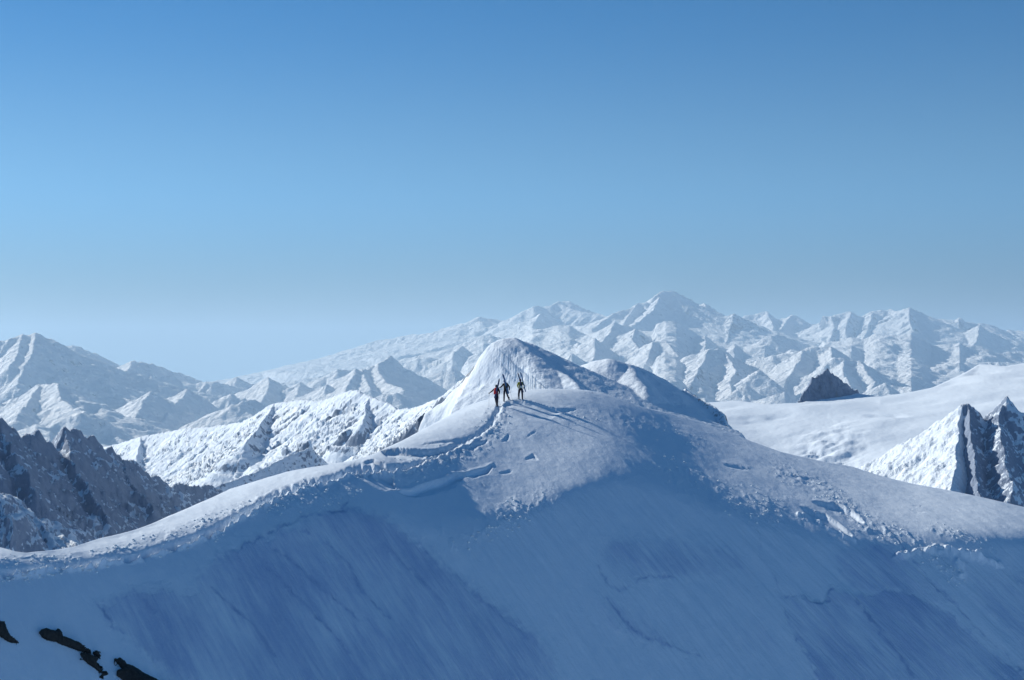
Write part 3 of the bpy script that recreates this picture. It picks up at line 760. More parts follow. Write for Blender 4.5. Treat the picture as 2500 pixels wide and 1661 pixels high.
ridge([(2160, 880, 30), (2220, 868, 30), (2300, 875, 30.5), (2380, 868, 31), (2500, 860, 31.5), (2800, 860, 32)], .2, .3, ribs=.2, sp=12, L=2200, dp=300, sides=(1,))
ridge([(2130, 900, 27.5), (2200, 895, 27.5), (2260, 900, 27.8), (2330, 890, 28), (2420, 885, 28), (2600, 890, 28)], .2, .3, ribs=.25, sp=10, L=2200, dp=350, sides=(1,))
ridge([(2160, 925, 25.5), (2230, 915, 25.5), (2300, 915, 25.5), (2380, 905, 25.5), (2700, 915, 25.5)], .2, .3, ribs=.2, sp=6, L=2000, dp=300, sides=(1,))
mid = N.build('mountain_range', M_FAR, 65, 800, rocky=(0.6, 1.2), rb=0.03)
tag(mid, 'hazy snow mountains and valleys in front of the skyline range', 'mountains', kind='structure')

# ---- the white ribbed wall and the snow domes behind the near hill
def flat(z, slope=0.0, y0=0.0):
    return lambda X, Y: z + slope * (Y - y0) + 0 * X
N = Net(120, 1250, 620, 1600, 5300, 640, lambda X, Y: -330 - 0.06 * (Y - 1000) + 14 * fbm(X / 150, Y / 150, 4, 4), warp=6, wscale=90, seed=41)
W = [(120, 1120, 5200), (200, 1100, 4700), (267, 1089, 4300), (297, 1081, 4200), (326, 1071, 4100), (344, 1066, 4050), (409, 1054, 3950), (445, 1047, 3850), (469, 1044, 3800), (522, 1041, 3700), (593, 1030, 3500), (629, 1011, 3420), (650, 995, 3380), (668, 985, 3350), (728, 976, 3250), (770, 978, 3150), (808, 973, 3080), (855, 953, 3000), (873, 953, 2960), (903, 967, 2900), (950, 985, 2800), (974, 1000, 2740), (1021, 994, 2600), (1048, 984, 2500), (1075, 972, 2400), (1100, 955, 2200), (1122, 938, 2050), (1146, 918, 1900), (1161, 900, 1800)]
N.ridge(W, .9, .8, H=420, ribs=0.7, ribw=17, reach=2500, rock=0.25, jag=3.5, lean=.5, cap2=2.2)
for p in ([(668, 985, 3350), (640, 1032, 3200), (600, 1080, 3060)], [(873, 953, 2960), (905, 968, 2900), (885, 1030, 2740)], [(1021, 994, 2600), (990, 1040, 2470)], [(344, 1066, 4050), (335, 1110, 3850), (330, 1160, 3650)]):
    N.ridge(p, .85, .75, H=420, ribs=.9, ribw=16, reach=1200, rock=0.30, jag=3, lean=.3)
N.ridge([(440, 1215, 2250), (513, 1192, 2300), (570, 1172, 2350), (640, 1146, 2400), (700, 1116, 2450), (760, 1092, 2500)], .8, .9, H=300, ribs=.3, ribw=22, reach=700, rock=.45, jag=3)
wall = N.build('mountain_ridge', M_MID, 2.5, 40, rocky=(0.9, 1.7), rb=-0.16)
tag(wall, 'white ribbed mountain wall with rocky flutes left of the climbers', 'mountain', kind='structure')

N = Net(800, 1960, 760, 780, 2300, 420, lambda X, Y: -230 - 0.1 * (Y - 800) + 6 * fbm(X / 60, Y / 60, 4, 4), warp=2.0, wscale=45, seed=51)
kd = dict(H=260, reach=700, ribw=16)
N.ridge([(1040, 1010, 1660), (1085, 980, 1600), (1110, 955, 1560), (1140, 920, 1520), (1161, 893, 1490), (1178, 868, 1475)], 1.0, 1.3, ribs=.2, rock=.75, jag=2.5, **kd)
N.ridge([(1128, 960, 1404), (1146, 925, 1408), (1163, 895, 1412), (1180, 864, 1416), (1196, 843, 1420), (1220, 830, 1424), (1250, 825, 1428), (1275, 834, 1434), (1289, 843, 1442), (1310, 857, 1465), (1348, 874, 1510), (1384, 890, 1560), (1420, 895, 1600)], .55, .40, ribs=0, rock=0, cap=1.2, rd=10, **kd)
N.ridge([(1289, 843, 1440), (1318, 869, 1400), (1348, 896, 1370), (1390, 923, 1335), (1408, 938, 1315), (1420, 955, 1300)], .5, .85, ribs=.02, rock=0.05, rd=3, **kd)
N.ridge([(1420, 895, 1500), (1452, 882, 1490), (1480, 877, 1480), (1494, 877, 1475), (1526, 888, 1480), (1550, 896, 1500), (1586, 915, 1540), (1636, 950, 1600), (1690, 985, 1660)], .5, .6, ribs=0, rock=0, rd=12, **kd)
N.ridge([(1526, 888, 1480), (1538, 900, 1455), (1550, 920, 1430), (1572, 947, 1395), (1580, 994, 1345)], .42, .8, ribs=0, rock=0, rd=8, **kd)
N.ridge([(1640, 965, 1500), (1675, 949, 1500), (1700, 968, 1480), (1715, 978, 1470), (1749, 995, 1450), (1767, 1010, 1430), (1775, 1050, 1380)], .6, .8, ribs=.2, rock=.5, jag=1.5, **kd)
def hollows(X, Y, Z):
    lim = np.array([P(*q) for q in ((960, 1500, 1410), (1040, 1180, 1410), (1075, 1080, 1410), (1100, 1015, 1410), (1125, 962, 1410), (1146, 920, 1410), (1163, 890, 1410), (1180, 861, 1410), (1190, 848, 1410), (1205, 832, 1410), (1212, 700, 1410))])
    zl = np.interp(X + 2.5 * fbm(X / 9, Y / 9, 3, 12), lim[:, 0], lim[:, 2])
    lim2 = np.array([P(*q) for q in ((900, 1400, 1540), (1000, 1120, 1540), (1030, 1040, 1540), (1045, 1008, 1540), (1085, 980, 1540), (1110, 955, 1540), (1140, 920, 1540), (1161, 893, 1540), (1178, 866, 1540), (1195, 840, 1540), (1205, 700, 1540))])
    zl2 = np.interp(X + 4 * fbm(X / 14, Y / 14, 4, 19), lim2[:, 0], lim2[:, 2])
    t = sstep(1440, 1500, Y)
    Z = np.minimum(Z, zl * (1 - t) + zl2 * t)
    lim3 = np.array([P(*q) for q in ((1690, 700, 1430), (1740, 985, 1430), (1768, 1012, 1430), (1785, 1075, 1430), (1840, 1220, 1430), (1950, 1500, 1430))])
    Z = np.minimum(Z, np.interp(X + 4 * fbm(X / 14, Y / 14, 4, 29), lim3[:, 0], lim3[:, 2]))
    px = 1250 + X / Y * F; py = EYE - Z / Y * F
    m = soft_poly([(1238, 868), (1262, 862), (1283, 868), (1290, 895), (1312, 915), (1300, 930), (1305, 952), (1255, 965), (1235, 950), (1228, 920), (1240, 900)], px, py, 14, 10, 4, 30)
    m *= (Y < 1440)
    Z = Z - 2.6 * m
    c = np.clip(pnoise((px + py * .8) / 16, (px - py) / 40, 4) - .05, 0, 1) * np.exp(-((px - 1195) / 45) ** 2 - ((py - 925) / 40) ** 2) * (Y < 1440)
    return Z - 1.2 * c
dome = N.build('snow_peak', M_DOME, 1.1, 30, rocky=(3.0, 4.0), rb=-0.12, clampf=hollows)
tag(dome, 'twin snow domes with a steep rocky left edge behind the climbers', 'mountain', kind='structure')

# ---- dark rock mountain on the left, in shade
N = Net(-500, 760, 640, 1000, 3000, 420, lambda X, Y: -430 - 0.05 * (Y - 1000) + 10 * fbm(X / 120, Y / 120, 4, 4), warp=8, wscale=60, seed=61)
W = [(-500, 990, 1350), (-150, 1000, 1500), (0, 1029, 1620), (18, 1038, 1640), (53, 1059, 1680), (68, 1056, 1690), (89, 1068, 1710), (104, 1080, 1725), (113, 1078, 1735), (118, 1082, 1740), (125, 1098, 1750), (139, 1093, 1765), (150, 1070, 1775), (160, 1056, 1790), (181, 1056, 1810), (208, 1071, 1840), (243, 1087, 1880), (261, 1092, 1900), (291, 1115, 1940), (314, 1124, 1970), (338, 1139, 2000), (356, 1154, 2020), (395, 1170, 2080), (439, 1187, 2140), (460, 1181, 2170), (513, 1193, 2240), (560, 1210, 2300), (640, 1240, 2400)]
N.ridge(W, .9, 1.15, H=380, ribs=.38, ribw=34, reach=900, rock=.50, jag=5, lean=.5)
N.ridge([(160, 1056, 1790), (175, 1120, 1730), (215, 1200, 1660), (260, 1270, 1600)], 1.0, 1.1, H=300, ribs=.35, ribw=26, reach=300, rock=.5, jag=4)
N.ridge([(0, 1029, 1620), (40, 1120, 1540), (90, 1210, 1480)], .9, 1.1, H=300, ribs=.35, ribw=26, reach=300, rock=.5, jag=4)
N.ridge([(291, 1115, 1940), (330, 1190, 1850), (370, 1250, 1790)], .9, 1.1, H=300, ribs=.35, ribw=26, reach=300, rock=.7, jag=4)
N.ridge([(-300, 1130, 1180), (-60, 1170, 1250), (60, 1240, 1320), (180, 1300, 1390), (300, 1350, 1450)], .5, .62, H=380, ribs=.35, ribw=34, reach=600, rock=.38, jag=4, lean=.6)
dark = N.build('rock_mountain', M_DARK, 12, 70, rocky=(0.5, 1.4), rb=-0.18)
tag(dark, 'dark jagged rock mountain in shade at the left edge', 'mountain', kind='structure')

# ---- the glacier on the right
GC = [(1600, 1010), (1700, 985), (1746, 982), (1800, 978), (1874, 988), (1915, 985), (1948, 984), (1966, 982), (1990, 966), (2019, 952), (2052, 957), (2094, 961), (2150, 969), (2221, 958), (2275, 947), (2300, 936), (2349, 914), (2370, 902), (2390, 889), (2429, 892), (2453, 895), (2500, 887), (2700, 870), (3000, 850)]
GCOL = [(1600, 3000, 3, (1030, 8), (1100, 14), (1300, 18)), (1950, 3000, 3, (1010, 8), (1070, 17), (1300, 20)), (2150, 3000, 3, (1010, 8), (1090, 14), (1300, 18)), (2400, 3050, 3, (960, 7), (1060, 10), (1300, 16)), (3000, 3100, 3, (960, 7), (1060, 10), (1300, 16))]
gPX, gPY, gX, gY, gZ, gb = build_patch(GC, GCOL, 1560, 2980, 2.6, 170, 1330, 60, 10, 1700, 24, 900, 330, lsm=40, anchor=(1040, [(1500, 2820), (1800, 2760), (2000, 2700), (2200, 2610), (2400, 2500), (2600, 2420), (3000, 2330)], 1.0))
gm = np.zeros_like(gZ); gm[gb:] = 1
gn = sstep(0, 14, gPY - interp_pts(GC, gPX))
dz = 14 * fbm(gX / 380, gY / 300, 3, 5) + 1.2 * fbm(gX / 70, gY / 60, 4, 6)
ice_fall = np.exp(-((gPX - 2035) / 75) ** 2 - ((gPY - 1085) / 42) ** 2) + .8 * np.exp(-((gPX - 2010) / 60) ** 2 - ((gPY - 1120) / 25) ** 2) + .7 * np.exp(-((gPX - 2075) / 40) ** 2 - ((gPY - 1135) / 18) ** 2)
dz += np.clip(ice_fall, 0, 1.2) * (15 * (np.abs(fbm(gX / 90 + 5, gY / 55, 4, 13, .5)) - .3))
crev = np.exp(-((gPY - 1018 + (gPX - 1870) * .12) / 6) ** 2) * np.exp(-((gPX - 1860) / 70) ** 2) + np.exp(-((gPY - 1015 - (gPX - 2160) * .05) / 4) ** 2) * np.exp(-((gPX - 2165) / 55) ** 2)
dz -= crev * 9 * np.clip(pnoise(gX / 45, gY / 25, 17) + .25, 0, 1)
gZ = gZ + dz * gm * gn
gl = grid_mesh('glacier', gX, gY, gZ, M_GLACIER, {'rock': np.zeros_like(gZ)})
tag(gl, 'broad white glacier slope on the right with a small icefall', 'glacier', kind='structure')

N = Net(1890, 2150, 260, 2850, 3500, 150, lambda X, Y: -330 + 0 * X, warp=4, wscale=30, seed=71)
N.ridge([(1930, 1010, 2960), (1948, 984, 2985), (1966, 955, 3010), (1984, 926, 3040), (2000, 914, 3050), (2014, 905, 3060), (2025, 909, 3065), (2049, 927, 3080), (2073, 946, 3100), (2088, 956, 3115), (2094, 953, 3120), (2100, 966, 3125)], 2.0, 1.5, H=260, ribs=.4, ribw=12, reach=300, rock=.6, jag=3, rd=3, cap=2.5)
nun = N.build('rock_crag', M_DARK, 9, 30, rocky=(.4, 1.2), rb=0.0)
tag(nun, 'rounded grey rock crag standing on the crest of the glacier', 'rock crag', kind='structure')

N = Net(1940, 2960, 600, 1300, 2300, 360, lambda X, Y: -420 + 0 * X, warp=4, wscale=42, seed=81)
kp = dict(H=520, ribw=20, reach=600)
N.ridge([(2120, 1190, 2020), (2156, 1160, 1990), (2200, 1138, 1960), (2239, 1115, 1930), (2262, 1090, 1915), (2286, 1062, 1900), (2300, 1035, 1895), (2316, 1012, 1890), (2328, 1005, 1885), (2336, 1016, 1884), (2343, 998, 1880), (2352, 990, 1878), (2361, 986, 1876), (2371, 990, 1878), (2380, 1006, 1884), (2390, 1023, 1892), (2402, 1024, 1898), (2414, 1023, 1900), (2424, 1008, 1894), (2432, 994, 1886), (2446, 982, 1880), (2456, 972, 1876), (2470, 988, 1884), (2485, 1001, 1892), (2500, 1002, 1896), (2560, 1050, 1910), (2640, 1020, 1900), (2720, 1080, 1910), (2960, 1150, 1930)], 1.1, .95, cap=2.0, ribs=.28, rock=.62, jag=2.5, **kp)
N.ridge([(2350, 994, 1878), (2338, 1030, 1850), (2344, 1062, 1815), (2332, 1097, 1770), (2333, 1145, 1710), (2322, 1195, 1650), (2310, 1260, 1580)], .62, 1.35, ribs=.06, rock=.0, **kp)
N.ridge([(2363, 987, 1876), (2372, 1060, 1800), (2380, 1150, 1700), (2400, 1240, 1600)], 1.5, 1.2, ribs=.4, rock=.75, jag=3, **kp)
N.ridge([(2452, 975, 1878), (2442, 1010, 1850), (2440, 1042, 1820), (2448, 1110, 1740), (2470, 1200, 1640)], .9, 1.25, ribs=.3, rock=.65, jag=3, **kp)
N.ridge([(2560, 1050, 1910), (2560, 1120, 1800), (2580, 1220, 1680)], 1.2, 1.0, ribs=.35, rock=.65, jag=3, **kp)
N.ridge([(2156, 1160, 1990), (2190, 1150, 1930), (2200, 1180, 1880)], .9, .7, ribs=.4, rock=.6, **kp)
pin = N.build('rock_mountain', M_DARK, 7, 46, rocky=(.9, 1.8), rb=-0.18)
tag(pin, 'two sharp rock pinnacles at the right edge with a white snow apron', 'mountain', kind='structure')

# ---- the low ground out to the horizon
me = bpy.data.meshes.new('ground')
B = 119000.0
ns = 24
vs = [((i / ns * 2 - 1) * B, (j / ns * 2 - 1) * B, -3200.0 + (60 * math.sin(i * 2.1) * math.cos(j * 1.7))) for j in range(ns + 1) for i in range(ns + 1)]
fs = [(j * (ns + 1) + i, j * (ns + 1) + i + 1, (j + 1) * (ns + 1) + i + 1, (j + 1) * (ns + 1) + i) for j in range(ns) for i in range(ns)]
me.from_pydata(vs, [], fs); me.materials.append(M_GLACIER)
g = bpy.data.objects.new('ground', me); S.collection.objects.link(g)
tag(g, 'snowy low ground far below the mountains', 'ground', kind='structure')

# ---- the air
me = bpy.data.meshes.new('haze')
hx, hy0, hy1, hz0, hz1 = 120000.0, -120000.0, 120000.0, -3265.0, 2100.0
me.from_pydata([(x, y, z) for z in (hz0, hz1) for y in (hy0, hy1) for x in (-hx, hx)], [], [(0, 2, 3, 1), (4, 5, 7, 6), (0, 1, 5, 4), (2, 6, 7, 3), (0, 4, 6, 2), (1, 3, 7, 5)])
hm = bpy.data.materials.new('clear_mountain_air'); hm.use_nodes = True
hm.node_tree.nodes.clear()
ho = hm.node_tree.nodes.new('ShaderNodeOutputMaterial'); hv = hm.node_tree.nodes.new('ShaderNodeVolumePrincipled')
hv.inputs['Color'].default_value = (0.52, 0.73, 0.93, 1)
hv.inputs['Density'].default_value = HAZE
hv.inputs['Anisotropy'].default_value = 0.2
hm.node_tree.links.new(hv.outputs[0], ho.inputs['Volume'])
me.materials.append(hm)
hz = bpy.data.objects.new('haze', me); S.collection.objects.link(hz)
tag(hz, 'thin blue mountain air between the viewer and the far ranges', 'haze', kind='stuff')

# ------------------------------------------------------------------ loose snow along the track and the scarps
rg = np.random.RandomState(3)
wgt = (R * 1.0 + 1.2 * fade * np.exp(-0.5 * ((sd - 5) / 6) ** 2)) * front * (PX > -100) * (PX < 2600) * (PY < 1450)
wgt = wgt * (wgt > 0.12) * np.clip(0.5 + 1.2 * fbm(X / 3, Y / 4, 2, 44), 0, 2)
pw = (wgt / wgt.sum()).ravel()
NCL = 2200
pick = rg.choice(pw.size, NCL, p=pw)
cxx, cyy, czz = X.ravel()[pick] + rg.uniform(-.08, .08, NCL), Y.ravel()[pick] + rg.uniform(-.1, .1, NCL), Z.ravel()[pick]
gold = (1 + 5 ** .5) / 2
iv = np.array([(-1, gold, 0), (1, gold, 0), (-1, -gold, 0), (1, -gold, 0), (0, -1, gold), (0, 1, gold), (0, -1, -gold), (0, 1, -gold), (gold, 0, -1), (gold, 0, 1), (-gold, 0, -1), (-gold, 0, 1)]) / 1.9
fi = np.array([(0, 11, 5), (0, 5, 1), (0, 1, 7), (0, 7, 10), (0, 10, 11), (1, 5, 9), (5, 11, 4), (11, 10, 2), (10, 7, 6), (7, 1, 8), (3, 9, 4), (3, 4, 2), (3, 2, 6), (3, 6, 8), (3, 8, 9), (4, 9, 5), (2, 4, 11), (6, 2, 10), (8, 6, 7), (9, 8, 1)])
sz = 0.02 + 0.075 * rg.rand(NCL) ** 3
vv = iv[None] * sz[:, None, None] * (1 + 0.45 * (rg.rand(NCL, 12, 1) - .5)) * np.array([1.3, 1.1, 0.9])[None, None]
vv = vv + np.stack([cxx, cyy, czz + sz * 0.15], -1)[:, None]
ff = (fi[None] + 12 * np.arange(NCL)[:, None, None]).reshape(-1, 3)
me = bpy.data.meshes.new('snow_debris')
me.from_pydata(vv.reshape(-1, 3).tolist(), [], ff.tolist()); me.update()
me.materials.append(plain('crumbled_snow', SNOW, 0.7, 5))
o = bpy.data.objects.new('snow_debris', me); S.collection.objects.link(o)
tag(o, 'loose crumbled snow lumps along the track and broken crust', 'snow', kind='stuff')

# ------------------------------------------------------------------ dark rocks sticking out of the snow, low on the left
M_ROCK = plain('dark_wet_rock', (0.030, 0.032, 0.032, 1), 0.75, 6)
ROCKS = [
 ([(-70, 1500), (-30, 1512), (2, 1521), (11, 1522), (16, 1539), (25, 1557), (34, 1563), (45, 1571), (30, 1571), (18, 1567), (0, 1555), (-60, 1545)], 'dark rock outcrop cut by the left edge of the picture'),
 ([(95, 1546), (100, 1541), (112, 1538), (125, 1542), (135, 1544), (138, 1539), (145, 1540), (151, 1548), (153, 1557), (168, 1562), (180, 1568), (193, 1572), (202, 1580), (208, 1588), (220, 1590), (222, 1598), (210, 1596), (198, 1592), (182, 1586), (165, 1580), (150, 1575), (137, 1568), (125, 1566), (114, 1564), (102, 1557)], 'long dark rock outcrop with a knob on top, slanting down to the right'),
 ([(194, 1597), (205, 1598), (216, 1600), (230, 1606), (240, 1609), (236, 1616), (235, 1624), (243, 1634), (253, 1646), (240, 1640), (229, 1631), (215, 1622), (203, 1611)], 'small dark wedge of rock just below the long outcrop'),
 ([(225, 1594), (238, 1598), (247, 1604), (238, 1604), (229, 1600)], 'tiny dark rock sliver beside the tail of the long outcrop'),
 ([(276, 1610), (288, 1614), (303, 1616), (308, 1624), (325, 1630), (338, 1638), (352, 1648), (380, 1661), (440, 1700), (330, 1705), (303, 1664), (284, 1650), (285, 1640), (298, 1636), (290, 1624)], 'broad dark rock outcrop running off the bottom edge of the picture'),
]
for pts, lab in ROCKS:
    a = np.array(pts, float)
    st = 1.1
    qx, qy = np.meshgrid(np.arange(a[:, 0].min() - 4, a[:, 0].max() + 4, st), np.arange(a[:, 1].min() - 4, a[:, 1].max() + 4, st))
    ins = poly_mask(pts, qx + 1.5 * fbm(qx / 6, qy / 6, 2, 3), qy + 1.5 * fbm(qx / 6, qy / 6, 2, 9))
    dd, _ = seg_dist(list(pts) + [pts[0]], qx, qy)
    hgt = np.where(ins, 0.09 * np.sqrt(dd) + 0.03 + 0.06 * ridged(qx / 9, qy / 7, 3, 7), -0.10 - 0.03 * dd)
    verts = []
    for i in range(qx.shape[0]):
        for j in range(qx.shape[1]):
            p = on_hill(qx[i, j], qy[i, j])
            n = np.array([0.35, -0.55, 0.75])
            verts.append(p + n * hgt[i, j] + rg.uniform(-.01, .01, 3))
    verts = np.array(verts); nr, nc = qx.shape
    keep = (hgt > -0.14)
    fs = []
    for i in range(nr - 1):
        for j in range(nc - 1):
            if keep[i, j] and keep[i, j + 1] and keep[i + 1, j + 1] and keep[i + 1, j]:
                k = i * nc + j
                fs.append((k, k + nc, k + nc + 1, k + 1))
    used = sorted({v for f in fs for v in f}); mp = {v: i for i, v in enumerate(used)}
    cen = verts[used].mean(0)
    me = bpy.data.meshes.new('rock_outcrop')
    me.from_pydata((verts[used] - cen).tolist(), [], [tuple(mp[v] for v in f) for f in fs]); me.update()
    me.materials.append(M_ROCK)
    o = bpy.data.objects.new('rock_outcrop', me); o.location = cen.tolist(); S.collection.objects.link(o)
    sm = o.modifiers.new('thickness', 'SOLIDIFY'); sm.thickness = 0.35; sm.offset = -1
    tag(o, lab, 'rock', 'dark rocks poking through the snow')

# ------------------------------------------------------------------ the three ski tourers
def empty(name, loc):
    o = bpy.data.objects.new(name, None); o.location = loc; o.empty_display_size = .2
    S.collection.objects.link(o); return o

def skin(name, chains, mat, parent, grow=0.0, sub=2):
    """one surface grown round joint chains; chains: list of lists of (key, xyz, radius); same key = same joint"""
    vs, rad, es, ix, roots = [], [], [], {}, []
    for ch in chains:
        prev = None
        for k, p, r in ch:
            if k not in ix:
                ix[k] = len(vs); vs.append(p); rad.append(r)
                if prev is None: roots.append(ix[k])
            if prev is not None: es.append((prev, ix[k]))
            prev = ix[k]
    me = bpy.data.meshes.new(name); me.from_pydata(vs, es, [])
    o = bpy.data.objects.new(name, me); S.collection.objects.link(o)
    o.modifiers.new('skin', 'SKIN')
    sk = me.skin_vertices[0].data if me.skin_vertices else None
    if sk is None:
        bpy.context.view_layer.update(); sk = me.skin_vertices[0].data
    rad = [(r[0] + grow, r[1] + grow) if isinstance(r, tuple) else (r + grow, r + grow) for r in rad]
    for i, r in enumerate(rad):
        sk[i].radius = (r, r) if not isinstance(r, tuple) else r
        sk[i].use_root = i in roots
    s = o.modifiers.new('smooth', 'SUBSURF'); s.levels = sub; s.render_levels = sub
    dg = bpy.context.evaluated_depsgraph_get()
    m2 = bpy.data.meshes.new_from_object(o.evaluated_get(dg))
    bpy.data.objects.remove(o); bpy.data.meshes.remove(me)
    m2.name = name; m2.materials.clear(); m2.materials.append(mat)
    for p in m2.polygons: p.use_smooth = True
    o = bpy.data.objects.new(name, m2); S.collection.objects.link(o); o.parent = parent
    return o

import bmesh
def bm_obj(name, bm, mat, parent=None, bevel=0.0, smooth=False):
    me = bpy.data.meshes.new(name); bm.to_mesh(me); bm.free(); me.materials.append(mat)
    if smooth:
        for p in me.polygons: p.use_smooth = True
    o = bpy.data.objects.new(name, me); S.collection.objects.link(o)
    if parent: o.parent = parent
    if bevel:
        b = o.modifiers.new('soft', 'BEVEL'); b.width = bevel; b.segments = 3
    return o

def tube(bm, a, b, ra, rb, n=8):
    a, b = Vector(a), Vector(b); d = (b - a).normalized()
    u = d.orthogonal().normalized(); v = d.cross(u)
    r0 = [bm.verts.new(a + (u * math.cos(t) + v * math.sin(t)) * ra) for t in [i * 2 * math.pi / n for i in range(n)]]
    r1 = [bm.verts.new(b + (u * math.cos(t) + v * math.sin(t)) * rb) for t in [i * 2 * math.pi / n for i in range(n)]]
    for i in range(n): bm.faces.new((r0[i], r0[(i + 1) % n], r1[(i + 1) % n], r1[i]))
    bm.faces.new(r0[::-1]); bm.faces.new(r1)

def loft(bm, rings):
    rs = [[bm.verts.new(p) for p in r] for r in rings]
    n = len(rs[0])
    for a, b in zip(rs[:-1], rs[1:]):
        for i in range(n): bm.faces.new((a[i], a[(i + 1) % n], b[(i + 1) % n], b[i]))
    bm.faces.new(rs[0][::-1]); bm.faces.new(rs[-1])

def hand(side, wrist, direc):
    """chains of a half-closed hand from a wrist"""
    w = Vector(wrist); d = Vector(direc).normalized()
    acr = Vector((0, 1, 0)).cross(d).normalized() if abs(d.y) < .9 else Vector((1, 0, 0))
    pal = d.cross(acr).normalized()
    ch = [[('wrist' + side, tuple(w), .030), ('palm' + side, tuple(w + d * .06), .038)]]
    for i, L in enumerate((.062, .070, .066, .052)):
        b = w + d * .085 + acr * (.030 - .020 * i)
        m = b + d * L * .5 + pal * .008
        t = m + d * L * .15 + pal * L * .55
        ch.append([('f%d%s' % (i, side), tuple(b - d * .02), .0095), ('g%d%s' % (i, side), tuple(m), .009), ('h%d%s' % (i, side), tuple(t), .008)])
    b = w + d * .035 + acr * .035
    ch.append([('t' + side, tuple(b - acr * .015), .011), ('u' + side, tuple(b + acr * .018 + d * .02), .0105), ('v' + side, tuple(b + acr * .022 + d * .045 + pal * .02), .009)])
    return ch

M_SKIN = plain('weathered_skin', (0.42, 0.24, 0.17, 1), 0.55, 60)
M_BLACK = plain('black_shell_fabric', (0.012, 0.013, 0.018, 1), 0.7, 40)
M_NAVY = plain('navy_trouser_fabric', (0.014, 0.018, 0.040, 1), 0.75, 40)
M_OLIVE = plain('yellow_green_jacket_fabric', (0.36, 0.34, 0.03, 1), 0.7, 40)
M_RED = plain('red_pack_fabric', (0.62, 0.03, 0.04, 1), 0.6, 40)
M_GREY = plain('grey_boot_plastic', (0.22, 0.23, 0.24, 1), 0.4, 40)
M_MAROON = plain('maroon_cap_knit', (0.09, 0.015, 0.02, 1), 0.8, 80)
M_DKPACK = plain('charcoal_pack_fabric', (0.02, 0.022, 0.02, 1), 0.65, 40)
M_PALE = plain('pale_pack_patch', (0.45, 0.52, 0.50, 1), 0.6, 40)
M_SKI = plain('dark_blue_ski_top', (0.02, 0.035, 0.10, 1), 0.35, 20)
M_SKI2 = plain('steel_blue_ski_top', (0.07, 0.15, 0.28, 1), 0.35, 20)
M_ALU = plain('dull_aluminium', (0.30, 0.32, 0.34, 1), 0.4, 30)
M_HAIR = plain('brown_hair', (0.03, 0.018, 0.01, 1), 0.7, 80)

